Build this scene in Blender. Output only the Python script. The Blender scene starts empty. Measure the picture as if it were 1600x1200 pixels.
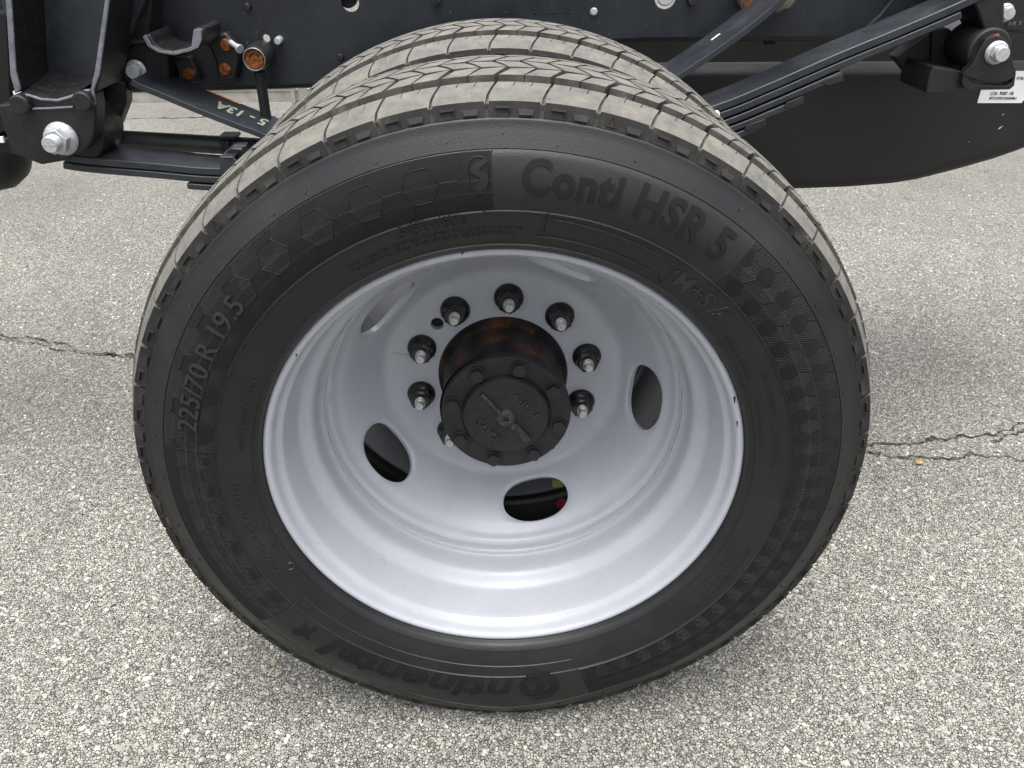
import bpy, bmesh, math, random
import numpy as np
from mathutils import Vector, Matrix, Euler
R_ = math.radians
random.seed(7); rng = np.random.default_rng(11)
scn = bpy.context.scene
C = scn.collection

# ------------------------------------------------------------------ camera, sky, sun, exposure
CAM = Vector((-0.0024, -0.8047, 0.5391))
CROT = Matrix(((0.99985583, 0.01302036, 0.01089919), (-0.01676169, 0.85944399, 0.51095507), (-0.00271442, -0.51106409, 0.85953832)))
FPX = 1273.1
cd = bpy.data.cameras.new('camera'); cam = bpy.data.objects.new('camera', cd); C.objects.link(cam)
cd.sensor_width = 36; cd.lens = FPX / 1600 * 36; cd.clip_start = 0.02; cd.clip_end = 500
xa, ya, za = CROT.col[0], CROT.col[1], CROT.col[2]
m4 = Matrix((xa, za, -ya)).transposed().to_4x4(); m4.translation = CAM
cam.matrix_world = m4
scn.camera = cam

SUN_EL, SUN_AZ = R_(79), R_(182)      # azimuth measured clockwise from +Y (north)
wd = bpy.data.worlds.new('World'); scn.world = wd; wd.use_nodes = True
wn = wd.node_tree.nodes; wl = wd.node_tree.links
bg = wn['Background']; bg.inputs['Strength'].default_value = 0.15
sk = wn.new('ShaderNodeTexSky'); sk.sky_type = 'NISHITA'; sk.sun_disc = False
sk.sun_elevation = SUN_EL; sk.sun_rotation = SUN_AZ; sk.dust_density = 6; sk.air_density = 1.0; sk.ozone_density = 1.5
hs = wn.new('ShaderNodeHueSaturation'); hs.inputs['Saturation'].default_value = 0.3
wl.new(sk.outputs[0], hs.inputs['Color']); wl.new(hs.outputs[0], bg.inputs['Color'])
sd = bpy.data.lights.new('sun', 'SUN'); sd.energy = 0.75; sd.angle = R_(60); sd.color = (1, .975, .94)
sun = bpy.data.objects.new('sun', sd); C.objects.link(sun)
dirv = Vector((math.sin(SUN_AZ) * math.cos(SUN_EL), math.cos(SUN_AZ) * math.cos(SUN_EL), math.sin(SUN_EL)))
sun.rotation_euler = dirv.to_track_quat('Z', 'Y').to_euler()
scn.view_settings.view_transform = 'Standard'; scn.view_settings.look = 'None'
scn.view_settings.gamma = 1; scn.view_settings.exposure = 1.3

def at(px, py, Y):
    """world point on the plane y = Y seen at photo pixel (px, py)"""
    d = CROT @ Vector(((px - 800) / FPX, 1, (600 - py) / FPX))
    return CAM + d * ((Y - CAM.y) / d.y)
def xz(px, py, Y):
    p = at(px, py, Y); return (p.x, p.z)
def mpp(px, py, Y):
    """metres per photo pixel at that point"""
    return (at(px + 10, py, Y) - at(px, py, Y)).length / 10

# ------------------------------------------------------------------ materials
MATS = {}
def mat(name, col, rough=.5, metal=0, spec=.5, var=None, vscale=60, bump=0, bscale=400, coat=0, var2=None):
    """principled with colour variation (list of (colour, pos)) by noise, and fine noise bump"""
    m = bpy.data.materials.new(name); m.use_nodes = True; MATS[name] = m
    nt = m.node_tree; N = nt.nodes; L = nt.links; b = N['Principled BSDF']
    b.inputs['Base Color'].default_value = (*col, 1); b.inputs['Roughness'].default_value = rough
    b.inputs['Metallic'].default_value = metal; b.inputs['Specular IOR Level'].default_value = spec
    b.inputs['Coat Weight'].default_value = coat; b.inputs['Coat Roughness'].default_value = .25
    tc = N.new('ShaderNodeTexCoord')
    if var:
        nz = N.new('ShaderNodeTexNoise'); nz.inputs['Scale'].default_value = vscale; nz.inputs['Detail'].default_value = 6; nz.inputs['Roughness'].default_value = .62
        L.new(tc.outputs['Object'], nz.inputs['Vector'])
        cr = N.new('ShaderNodeValToRGB'); e = cr.color_ramp.elements
        while len(e) < len(var): e.new(.5)
        for i, (c, p) in enumerate(var): e[i].position = p; e[i].color = (*c, 1)
        L.new(nz.outputs['Fac'], cr.inputs[0]); L.new(cr.outputs[0], b.inputs['Base Color'])
        rr = N.new('ShaderNodeMapRange'); rr.inputs['From Min'].default_value = .3; rr.inputs['From Max'].default_value = .7
        rr.inputs['To Min'].default_value = max(.05, rough - .1); rr.inputs['To Max'].default_value = min(1, rough + .12)
        L.new(nz.outputs['Fac'], rr.inputs['Value']); L.new(rr.outputs[0], b.inputs['Roughness'])
    if bump:
        n2 = N.new('ShaderNodeTexNoise'); n2.inputs['Scale'].default_value = bscale; n2.inputs['Detail'].default_value = 3
        L.new(tc.outputs['Object'], n2.inputs['Vector'])
        bp = N.new('ShaderNodeBump'); bp.inputs['Strength'].default_value = bump; bp.inputs['Distance'].default_value = .001
        L.new(n2.outputs['Fac'], bp.inputs['Height']); L.new(bp.outputs[0], b.inputs['Normal'])
    return m
def g(v, t=0, c=0): return (v + t, v, v + c)
mat('rubber', (.0083, .0085, .0091), .45, spec=.42, var=[((.0072, .0074, .0081), .35), ((.0098, .01, .0104), .6), ((.02, .0185, .016), .82)], vscale=14, bump=.25, bscale=700)
mat('rubber_dark', (.006, .0062, .0068), .72, spec=.25, bump=.1, bscale=700)
mat('rubber_rib', (.0155, .0156, .016), .46, spec=.5)  # paler than the tyre rubber: lit edges of raised marks put into the colour
mat('hatch_rib', (.0065, .0067, .0073), .62, spec=.34)
mat('lug_face', (.017, .016, .015), .7, spec=.3, var=[((.011, .011, .0112), .42), ((.026, .024, .021), .62), ((.15, .13, .095), .82)], vscale=38, bump=.2, bscale=500)
mat('tread_dust', (.155, .149, .134), .9, spec=.15, var=[((.1, .098, .093), .3), ((.135, .131, .12), .45), ((.157, .15, .133), .58), ((.205, .185, .143), .72), ((.095, .092, .083), .9)], vscale=70, bump=.8, bscale=500)
mat('tread_wall', (.085, .081, .071), .85, spec=.2, var=[((.055, .053, .049), .38), ((.098, .092, .079), .6), ((.19, .175, .14), .8)], vscale=60, bump=.2, bscale=600)
mat('tread_floor', (.06, .057, .051), .9, spec=.15, var=[((.06, .058, .053), .4), ((.14, .132, .113), .7)], vscale=80)
mat('wheel_paint', (.358, .374, .408), .34, spec=.5, var=[((.352, .368, .401), .35), ((.363, .379, .413), .65), ((.342, .357, .388), .85)], vscale=7, bump=.05, bscale=260, coat=.2)
mat('shaded_wheel_paint', (.17, .175, .19), .45, spec=.4, var=[((.15, .155, .168), .4), ((.185, .19, .205), .65)], vscale=12)  # wheel paint darkened to paint in the shade behind the outer wheel
def grime(name, spec_scale=520, lo=.88, gscale=16):
    m = MATS[name]; nt = m.node_tree; N = nt.nodes; L = nt.links; b = N['Principled BSDF']; src = b.inputs['Base Color'].links[0].from_socket
    tc = N.new('ShaderNodeTexCoord')
    a = N.new('ShaderNodeTexNoise'); a.inputs['Scale'].default_value = spec_scale; a.inputs['Detail'].default_value = 1; L.new(tc.outputs['Object'], a.inputs['Vector'])
    r1 = N.new('ShaderNodeMapRange'); r1.inputs['From Min'].default_value = .73; r1.inputs['From Max'].default_value = .79; r1.inputs['To Min'].default_value = 1; r1.inputs['To Max'].default_value = .35; L.new(a.outputs['Fac'], r1.inputs['Value'])
    c = N.new('ShaderNodeTexNoise'); c.inputs['Scale'].default_value = gscale; c.inputs['Detail'].default_value = 9; c.inputs['Roughness'].default_value = .7; c.inputs['Distortion'].default_value = .6; L.new(tc.outputs['Object'], c.inputs['Vector'])
    r2 = N.new('ShaderNodeMapRange'); r2.inputs['From Min'].default_value = .35; r2.inputs['From Max'].default_value = .7; r2.inputs['To Min'].default_value = 1.03; r2.inputs['To Max'].default_value = lo; L.new(c.outputs['Fac'], r2.inputs['Value'])
    mu = N.new('ShaderNodeMath'); mu.operation = 'MULTIPLY'; L.new(r1.outputs[0], mu.inputs[0]); L.new(r2.outputs[0], mu.inputs[1])
    x = N.new('ShaderNodeMix'); x.data_type = 'RGBA'; x.blend_type = 'MULTIPLY'; x.inputs[0].default_value = 1; L.new(src, x.inputs[6]); L.new(mu.outputs[0], x.inputs[7]); L.new(x.outputs[2], b.inputs['Base Color'])
grime('wheel_paint', lo=.955)
mat('cast_black', (.008, .0084, .0093), .48, spec=.4, var=[((.007, .0074, .0082), .4), ((.0125, .0126, .0133), .7)], vscale=90, bump=.6, bscale=420)
mat('cast_edge_sheen', (.13, .14, .155), .5, spec=.5, var=[((.09, .097, .108), .35), ((.165, .175, .19), .65)], vscale=70, bump=.4, bscale=500)  # pale grey paints the sky sheen of rounded casting edges
mat('rail_paint', (.009, .0115, .0155), .42, spec=.42, var=[((.008, .0103, .014), .4), ((.0118, .0145, .0188), .65), ((.022, .0245, .0275), .85)], vscale=14, bump=.15, bscale=260)
mat('spring_paint', (.017, .0205, .0255), .42, spec=.45, var=[((.0145, .0178, .0225), .35), ((.021, .0245, .0295), .65), ((.038, .041, .045), .85)], vscale=26, bump=.15, bscale=300)
mat('black_plastic', (.013, .0128, .0126), .55, spec=.38, var=[((.0115, .0114, .0113), .4), ((.016, .0156, .0152), .58), ((.025, .0235, .0215), .8)], vscale=9, bump=.15, bscale=600)
mat('flat_black', (.008, .008, .0085), .7, spec=.3)
mat('zinc', (.42, .43, .435), .42, metal=.4, var=[((.34, .35, .355), .3), ((.46, .475, .48), .6)], vscale=160, bump=.3, bscale=500)
mat('zinc_stud', (.5, .51, .5), .4, metal=.6, var=[((.36, .37, .36), .3), ((.6, .61, .6), .65)], vscale=220, bump=.4, bscale=900)
mat('nut_black', (.009, .009, .010), .28, spec=.6, bump=.1, bscale=500)
mat('hub_black', (.0095, .0098, .011), .52, spec=.4, var=[((.008, .0083, .0095), .4), ((.0145, .0145, .0148), .62), ((.05, .04, .03), .84)], vscale=55, bump=.9, bscale=330)
mat('hub_worn', (.03, .03, .03), .5, spec=.4, var=[((.013, .0133, .0145), .42), ((.05, .048, .043), .66)], vscale=190, bump=.6, bscale=400)
mat('hub_rust', (.05, .03, .02), .5, spec=.35, var=[((.006, .0058, .006), .45), ((.011, .0085, .0075), .53), ((.06, .021, .008), .61), ((.13, .046, .014), .72)], vscale=19, bump=.6, bscale=300)
mat('rust', (.16, .055, .018), .85, spec=.2, var=[((.06, .02, .009), .35), ((.18, .06, .018), .55), ((.27, .12, .04), .74)], vscale=170, bump=.9, bscale=500)
mat('rust_dirty', (.1, .09, .075), .9, spec=.2, var=[((.04, .036, .032), .38), ((.13, .115, .09), .58), ((.3, .11, .03), .72)], vscale=60, bump=.8, bscale=400)
mat('galvanised', (.42, .41, .38), .5, metal=.35, var=[((.3, .29, .26), .35), ((.46, .45, .41), .6)], vscale=16, bump=.1)
mat('label_white', (.78, .79, .8), .45, spec=.4)
mat('label_ink', (.05, .05, .055), .5)
mat('paint_mark', (.2, .22, .16), .7)
mat('orange_mark', (.5, .17, .04), .7)
mat('red_dot', (.32, .02, .03), .6)
mat('sticker_lime', (.38, .5, .1), .5)
mat('steel_grey', (.2, .205, .21), .45, metal=.3)
mat('scuff_white', (.6, .6, .6), .6)

# ------------------------------------------------------------------ mesh helpers
class MB:
    def __init__(s): s.v = []; s.f = []; s.m = []
    def add(s, vs, fs, mi=0):
        o = len(s.v); s.v += [tuple(v) for v in vs]
        for f in fs: s.f.append(tuple(i + o for i in f)); s.m.append(mi)
        return s
    def prism(s, poly, y0, y1, mi=0, scale1=1.0):
        """poly: (x,z) outline, extruded along y"""
        n = len(poly); cx = sum(p[0] for p in poly) / n; cz = sum(p[1] for p in poly) / n
        vs = [(x, y0, z) for x, z in poly] + [(cx + (x - cx) * scale1, y1, cz + (z - cz) * scale1) for x, z in poly]
        area = sum(poly[i][0] * poly[(i + 1) % n][1] - poly[(i + 1) % n][0] * poly[i][1] for i in range(n))
        fs = [tuple(range(n)), tuple(range(2 * n - 1, n - 1, -1))] + [(i, i + n, (i + 1) % n + n, (i + 1) % n) for i in range(n)]
        if area < 0: fs = [tuple(reversed(f)) for f in fs]
        return s.add(vs, fs, mi)
    def box(s, x0, x1, y0, y1, z0, z1, mi=0):
        return s.prism([(x0, z0), (x1, z0), (x1, z1), (x0, z1)], y0, y1, mi)
    def cyl(s, c, r, y0, y1, n=24, mi=0, r1=None, ph=0):
        """cylinder along y around (x,z)=c"""
        r1 = r if r1 is None else r1
        P = [(math.cos(ph + 2 * math.pi * i / n), math.sin(ph + 2 * math.pi * i / n)) for i in range(n)]
        vs = [(c[0] + r * a, y0, c[1] + r * b) for a, b in P] + [(c[0] + r1 * a, y1, c[1] + r1 * b) for a, b in P]
        fs = [tuple(range(n)), tuple(range(2 * n - 1, n - 1, -1))] + [(i, i + n, (i + 1) % n + n, (i + 1) % n) for i in range(n)]
        return s.add(vs, fs, mi)
    def lathe(s, prof, c=(0, 0), n=64, mi=0, closed=False):
        """prof: (r, y) revolved around the y axis through (x,z)=c"""
        k = len(prof); vs = []
        for i in range(n):
            a = 2 * math.pi * i / n; ca, sa = math.cos(a), math.sin(a)
            vs += [(c[0] + r * ca, y, c[1] + r * sa) for r, y in prof]
        fs = []
        for i in range(n):
            j = (i + 1) % n
            for q in range(k - 1 if not closed else k):
                t = (q + 1) % k
                fs.append((i * k + q, j * k + q, j * k + t, i * k + t))
        return s.add(vs, fs, mi)
    def tube(s, pts, r, n=12, mi=0, cap=True):
        pts = [Vector(p) for p in pts]; vs = []; fs = []
        rs = r if isinstance(r, (list, tuple)) else [r] * len(pts)
        up = None
        for i, p in enumerate(pts):
            t = (pts[min(i + 1, len(pts) - 1)] - pts[max(i - 1, 0)]).normalized()
            if up is None: up = t.orthogonal().normalized()
            up = (up - t * up.dot(t)).normalized(); w = t.cross(up)
            for j in range(n):
                a = 2 * math.pi * j / n; vs.append(p + (up * math.cos(a) + w * math.sin(a)) * rs[i])
        for i in range(len(pts) - 1):
            for j in range(n):
                k = (j + 1) % n; fs.append((i * n + j, i * n + k, (i + 1) * n + k, (i + 1) * n + j))
        if cap: fs += [tuple(range(n - 1, -1, -1)), tuple(range((len(pts) - 1) * n, len(pts) * n))]
        return s.add(vs, fs, mi)
    def strip(s, line, th, y0, y1, mi=0):
        """leaf: polyline of (x,z) of the top surface, thickness th downwards, from y0 to y1"""
        up = list(line); lo = []
        for i, (x, z) in enumerate(line):
            a = line[max(i - 1, 0)]; b = line[min(i + 1, len(line) - 1)]
            dx, dz = b[0] - a[0], b[1] - a[1]; l = math.hypot(dx, dz)
            lo.append((x + dz / l * th, z - dx / l * th))
        n = len(up); vs = []
        for y in (y0, y1): vs += [(x, y, z) for x, z in up] + [(x, y, z) for x, z in lo]
        fs = []
        for i in range(n - 1):
            a, b, c, d = i, i + 1, n + i, n + i + 1
            fs += [(c, d, b, a), (2 * n + a, 2 * n + b, 2 * n + d, 2 * n + c), (a, b, 2 * n + b, 2 * n + a), (d, c, 2 * n + c, 2 * n + d)]
        fs += [(0, 2 * n, 3 * n, n), (n - 1, 2 * n - 1, 4 * n - 1, 3 * n - 1)]
        return s.add(vs, fs, mi)
    def build(s, name, mats, parent=None, smooth=True, bevel=0, ang=32, kind=None, fix=True):
        me = bpy.data.meshes.new(name); me.from_pydata(s.v, [], s.f)
        mats = [mats] if isinstance(mats, str) else mats
        for k in mats: me.materials.append(MATS[k])
        me.polygons.foreach_set('material_index', s.m)
        if fix:
            bm = bmesh.new(); bm.from_mesh(me); bmesh.ops.recalc_face_normals(bm, faces=bm.faces); bm.to_mesh(me); bm.free()
        if smooth:
            me.shade_smooth(); me.set_sharp_from_angle(angle=R_(ang))
        me.update()
        o = bpy.data.objects.new(name, me); C.objects.link(o)
        if parent: o.parent = parent
        if kind: o['kind'] = kind
        if bevel:
            b = o.modifiers.new('bevel', 'BEVEL'); b.width = bevel; b.segments = 2; b.limit_method = 'ANGLE'; b.angle_limit = R_(35)
            b.harden_normals = False
        return o
def copy_of(o, parent=None):
    c = o.copy(); C.objects.link(c); c.parent = parent; return c
def circle(c, r, n=28, ph=0): return [(c[0] + r * math.cos(ph + 2 * math.pi * i / n), c[1] + r * math.sin(ph + 2 * math.pi * i / n)) for i in range(n)]
def fill2d(loops):
    """triangles filling the first loop minus the others (points are 2d)"""
    bm = bmesh.new()
    for lp in loops:
        vs = [bm.verts.new((p[0], p[1], 0)) for p in lp]
        for i in range(len(vs)): bm.edges.new((vs[i], vs[(i + 1) % len(vs)]))
    bmesh.ops.triangle_fill(bm, use_beauty=True, use_dissolve=False, edges=bm.edges[:])
    bm.verts.index_update()
    V = [(v.co.x, v.co.y) for v in bm.verts]; F = [tuple(v.index for v in f.verts) for f in bm.faces]; bm.free()
    return V, F
def smoothstep(a, b, x):
    t = min(1, max(0, (x - a) / (b - a))); return t * t * (3 - 2 * t)

# ------------------------------------------------------------------ ground
GZ = -0.3985
CRACKS = [([(-2.2, 1.30), (-1.6, 1.12), (-1.374, 1.07), (-1.263, 1.042), (-1.175, 1.026), (-1.073, .977), (-.979, .938), (-.881, .924), (-.8, .909), (-.6, .87)], .0075),
          ([(-1.3, 1.035), (-1.18, 1.0), (-1.08, .955), (-.97, .925), (-.86, .905)], .004),
          ([(.5, .50), (.706, .515), (.784, .518), (.863, .523), (.98, .548), (1.081, .588), (1.178, .616), (1.5, .70)], .0042), ([(.97, .528), (1.05, .558), (1.13, .585)], .004),
          ([(.55, .505), (.684, .492), (.741, .478), (.837, .467), (.939, .470), (1.009, .460), (1.08, .454), (1.4, .44)], .0034),
          ([(-2.6, 3.40), (-1.92, 3.406), (-1.57, 3.424), (-1.16, 3.44), (-.5, 3.43)], .011)]
def crack_line(pts, step=.005):
    out = []
    for (x0, y0), (x1, y1) in zip(pts, pts[1:]):
        k = max(1, int((x1 - x0) / step)); out += [(x0 + (x1 - x0) * i / k, y0 + (y1 - y0) * i / k) for i in range(k)]
    r = random.Random(5); w = 0; res = []
    for i, (x, y) in enumerate(out):
        w = w * .86 + r.gauss(0, .0028); res.append((x, y + w))
    return res
CL = [(crack_line(p), w) for p, w in CRACKS]
m = bpy.data.materials.new('asphalt'); m.use_nodes = True; MATS['asphalt'] = m
nt = m.node_tree; N = nt.nodes; L = nt.links; b = N['Principled BSDF']; b.inputs['Specular IOR Level'].default_value = .25
tc = N.new('ShaderNodeTexCoord')
def node(t, **k):
    n = N.new(t)
    for a, v in k.items():
        if a in n.inputs: n.inputs[a].default_value = v
        else: setattr(n, a, v)
    return n
vo = node('ShaderNodeTexVoronoi', Scale=250.0, Randomness=1.0); L.new(tc.outputs['Object'], vo.inputs['Vector'])
cr = N.new('ShaderNodeValToRGB'); e = cr.color_ramp.elements
cols = [((.145, .144, .132), 0), ((.212, .207, .182), .18), ((.262, .254, .219), .45), ((.312, .302, .257), .72), ((.43, .416, .352), .93), ((.31, .26, .2), 1.0)]
while len(e) < len(cols): e.new(.5)
for i, (c, p) in enumerate(cols): e[i].position = p; e[i].color = (c[0], c[1], c[2] * 1.02, 1)
sp = N.new('ShaderNodeSeparateColor'); L.new(vo.outputs['Color'], sp.inputs[0]); L.new(sp.outputs[0], cr.inputs[0])
ve = node('ShaderNodeTexVoronoi', Scale=250.0, Randomness=1.0); ve.feature = 'DISTANCE_TO_EDGE'; L.new(tc.outputs['Object'], ve.inputs['Vector'])
er = node('ShaderNodeMapRange'); er.inputs['From Max'].default_value = .12; L.new(ve.outputs['Distance'], er.inputs['Value'])
mx = N.new('ShaderNodeMix'); mx.data_type = 'RGBA'; L.new(er.outputs[0], mx.inputs[0]); mx.inputs[6].default_value = (.128, .125, .11, 1); L.new(cr.outputs[0], mx.inputs[7])
big = node('ShaderNodeTexNoise', Scale=1.7, Detail=5.0, Roughness=.6); L.new(tc.outputs['Object'], big.inputs['Vector'])
br = node('ShaderNodeMapRange'); br.inputs['From Min'].default_value = .3; br.inputs['From Max'].default_value = .7; br.inputs['To Min'].default_value = .84; br.inputs['To Max'].default_value = 1.12; L.new(big.outputs['Fac'], br.inputs['Value'])
st = node('ShaderNodeTexNoise', Scale=5.5, Detail=4.0, Roughness=.55); L.new(tc.outputs['Object'], st.inputs['Vector'])
sr = node('ShaderNodeMapRange'); sr.inputs['From Min'].default_value = .64; sr.inputs['From Max'].default_value = .74; sr.inputs['To Min'].default_value = 1.0; sr.inputs['To Max'].default_value = .72; L.new(st.outputs['Fac'], sr.inputs['Value'])
mu = node('ShaderNodeMath', operation='MULTIPLY'); L.new(br.outputs[0], mu.inputs[0]); L.new(sr.outputs[0], mu.inputs[1])
m2 = N.new('ShaderNodeMix'); m2.data_type = 'RGBA'; m2.blend_type = 'MULTIPLY'; m2.inputs[0].default_value = 1; L.new(mx.outputs[2], m2.inputs[6]); L.new(mu.outputs[0], m2.inputs[7])
L.new(m2.outputs[2], b.inputs['Base Color']); b.inputs['Roughness'].default_value = .85
bp = N.new('ShaderNodeBump'); bp.inputs['Strength'].default_value = 1; bp.inputs['Distance'].default_value = .0035
L.new(er.outputs[0], bp.inputs['Height']); L.new(bp.outputs[0], b.inputs['Normal'])
gm = MB(); gm.add([(-150, -100, GZ), (150, -100, GZ), (150, 200, GZ), (-150, 200, GZ)], [(0, 1, 2, 3)])
ground = gm.build('ground', 'asphalt', kind='structure', smooth=False)

# stone chips of the tarmac near the camera: real stones bedded in the sheet
m = bpy.data.materials.new('stone_chips'); m.use_nodes = True; MATS['stone_chips'] = m
nt = m.node_tree; N = nt.nodes; L = nt.links; b = N['Principled BSDF']; b.inputs['Roughness'].default_value = .75; b.inputs['Specular IOR Level'].default_value = .3
ge = N.new('ShaderNodeNewGeometry'); cr = N.new('ShaderNodeValToRGB'); e = cr.color_ramp.elements
cols = [((.11, .113, .112), 0), ((.2, .199, .186), .13), ((.256, .25, .221), .36), ((.305, .296, .257), .64), ((.385, .372, .318), .86), ((.54, .523, .455), .955), ((.33, .27, .205), .985), ((.28, .27, .25), 1)]
while len(e) < len(cols): e.new(.5)
for i, (c, p) in enumerate(cols): e[i].position = p; e[i].color = (c[0] * .915, c[1] * .915, c[2] * .93, 1)
L.new(ge.outputs['Random Per Island'], cr.inputs[0])
tc = N.new('ShaderNodeTexCoord'); nz = N.new('ShaderNodeTexNoise'); nz.inputs['Scale'].default_value = 420; L.new(tc.outputs['Object'], nz.inputs['Vector'])
rr = N.new('ShaderNodeMapRange'); rr.inputs['To Min'].default_value = .75; rr.inputs['To Max'].default_value = 1.25; L.new(nz.outputs['Fac'], rr.inputs['Value'])
big = N.new('ShaderNodeTexNoise'); big.inputs['Scale'].default_value = 1.7; big.inputs['Detail'].default_value = 5; L.new(tc.outputs['Object'], big.inputs['Vector'])
b2 = N.new('ShaderNodeMapRange'); b2.inputs['From Min'].default_value = .3; b2.inputs['From Max'].default_value = .7; b2.inputs['To Min'].default_value = .84; b2.inputs['To Max'].default_value = 1.12; L.new(big.outputs['Fac'], b2.inputs['Value'])
st = N.new('ShaderNodeTexNoise'); st.inputs['Scale'].default_value = 5.5; st.inputs['Detail'].default_value = 4; st.inputs['Roughness'].default_value = .55; L.new(tc.outputs['Object'], st.inputs['Vector'])
sr = N.new('ShaderNodeMapRange'); sr.inputs['From Min'].default_value = .64; sr.inputs['From Max'].default_value = .74; sr.inputs['To Min'].default_value = 1.0; sr.inputs['To Max'].default_value = .72; L.new(st.outputs['Fac'], sr.inputs['Value'])
m1 = N.new('ShaderNodeMath'); m1.operation = 'MULTIPLY'; L.new(rr.outputs[0], m1.inputs[0]); L.new(b2.outputs[0], m1.inputs[1])
m3 = N.new('ShaderNodeMath'); m3.operation = 'MULTIPLY'; L.new(m1.outputs[0], m3.inputs[0]); L.new(sr.outputs[0], m3.inputs[1])
mm = N.new('ShaderNodeMix'); mm.data_type = 'RGBA'; mm.blend_type = 'MULTIPLY'; mm.inputs[0].default_value = 1; L.new(cr.outputs[0], mm.inputs[6]); L.new(m3.outputs[0], mm.inputs[7])
L.new(mm.outputs[2], b.inputs['Base Color'])

def stones(name, P, size, parent, flat=(.35, .6)):
    bm = bmesh.new(); vv = [bm.verts.new(c) for c in ((1, 0, 0), (.3, .95, .1), (-.8, .6, -.1), (-.85, -.5, .1), (.2, -1, 0), (.35, .1, .95), (-.4, -.1, .9))]
    for f in ((0, 1, 5), (1, 2, 6), (1, 6, 5), (2, 3, 6), (3, 4, 6), (4, 5, 6), (4, 0, 5)): bm.faces.new([vv[i] for i in f])
    bm.verts.index_update()
    bv = np.array([v.co[:] for v in bm.verts]); bf = np.array([[v.index for v in f.verts] for f in bm.faces]); bm.free()
    n = len(P); k = len(bv)
    V = np.repeat(bv[None], n, 0) * (1 + rng.uniform(-.28, .28, (n, k, 1)))
    S = np.stack([size * rng.uniform(.8, 1.35, n), size * rng.uniform(.65, 1.0, n), size * rng.uniform(*flat, n)], 1)
    V *= S[:, None, :]
    a = rng.uniform(0, 2 * np.pi, n); tx = rng.normal(0, .28, n); ty = rng.normal(0, .28, n)
    ca, sa = np.cos(a), np.sin(a); cx, sx = np.cos(tx), np.sin(tx); cy, sy = np.cos(ty), np.sin(ty); o = np.zeros(n); i1 = np.ones(n)
    Rz = np.stack([ca, -sa, o, sa, ca, o, o, o, i1], 1).reshape(n, 3, 3); Rx = np.stack([i1, o, o, o, cx, -sx, o, sx, cx], 1).reshape(n, 3, 3); Ry = np.stack([cy, o, sy, o, i1, o, -sy, o, cy], 1).reshape(n, 3, 3)
    V = np.einsum('nij,nkj->nki', Rx @ Ry @ Rz, V) + P[:, None, :]
    F = (bf[None] + (np.arange(n) * k)[:, None, None]).reshape(-1)
    me = bpy.data.meshes.new(name); me.vertices.add(n * k); me.vertices.foreach_set('co', V.reshape(-1).astype(np.float32))
    nf = n * len(bf); me.loops.add(nf * 3); me.loops.foreach_set('vertex_index', F.astype(np.int32))
    me.polygons.add(nf); me.polygons.foreach_set('loop_start', np.arange(0, nf * 3, 3, dtype=np.int32)); me.update(calc_edges=True); me.validate()
    me.materials.append(MATS['stone_chips'])
    ob = bpy.data.objects.new(name, me); C.objects.link(ob); ob['kind'] = 'stuff'; ob.parent = parent
    return ob
def scatter(n, smin, smax, power):
    X = rng.uniform(-2.0, 2.0, n); Y = -.75 + 3.3 * rng.uniform(0, 1, n) ** power
    edge = np.maximum(np.abs(X) - (.62 + .6 * (Y + .8)), np.maximum(Y - 1.5, -.9)); keep = rng.uniform(0, 1, n) > np.clip(edge / .9 + .12, 0, 1)
    for ln, w in CL[:5]:
        lx = [p[0] for p in ln]; ly = [p[1] for p in ln]
        near = (np.abs(Y - np.interp(X, lx, ly)) < w * .9) & (X > lx[0]) & (X < lx[-1]) & (rng.uniform(0, 1, len(X)) < .85); keep &= ~near
    X, Y = X[keep], Y[keep]; s = smin + (smax - smin) * rng.uniform(0, 1, len(X)) ** 2.2
    return np.stack([X, Y, GZ + s * rng.uniform(-.2, .12, len(X))], 1), s
P, s = scatter(390000, .0013, .0041, 1.3)
stones('stone_chip_surface', P, s, ground)
P2, s2 = scatter(2600, .0042, .0072, 1.2); P2[:, 2] = GZ - s2 * .12
stones('large_stone_chips', P2, s2, ground)

# the crack: a sunken ragged strip of dirt with crumbs
mat('crack_dirt', (.05, .04, .03), .95, spec=.1, var=[((.02, .018, .016), .38), ((.06, .051, .043), .54), ((.17, .15, .125), .68)], vscale=90, bump=.8, bscale=300)
ck = MB()
for ln, w0 in CL:
    vs = []; fs = []; r = random.Random(9)
    for i, (x, y) in enumerate(ln):
        w = w0 * max(0, (.15 + abs(math.sin(x * 19 + y * 7) * math.sin(x * 47 + 2)) * .8 + .3 * math.sin(x * 8.3 + 1))) + r.uniform(-.001, .0022)
        w = max(.0006, w); yy = y + r.uniform(-.002, .002); vs += [(x, yy - w, GZ + .0016), (x, yy + w, GZ + .0016)]
        if i: fs.append((2 * i - 2, 2 * i, 2 * i + 1, 2 * i - 1))
    ck.add(vs, fs)
ck.build('crack', 'crack_dirt', ground, smooth=False, fix=False)

# ------------------------------------------------------------------ the truck
truck = bpy.data.objects.new('truck', None); C.objects.link(truck); truck.location = (0, 0, GZ)
truck['label'] = 'black bare truck chassis with silver dual rear wheel standing on grey tarmac'; truck['category'] = 'truck'
_b0 = MB.build
def part(mb, name, mats, parent=truck, **k):
    o = mb.build(name, mats, None, **k)
    o.parent = parent
    if parent is truck: o.matrix_parent_inverse = Matrix.Translation((0, 0, -GZ))
    return o
def pbox(name, *a, **k): return None

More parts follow.
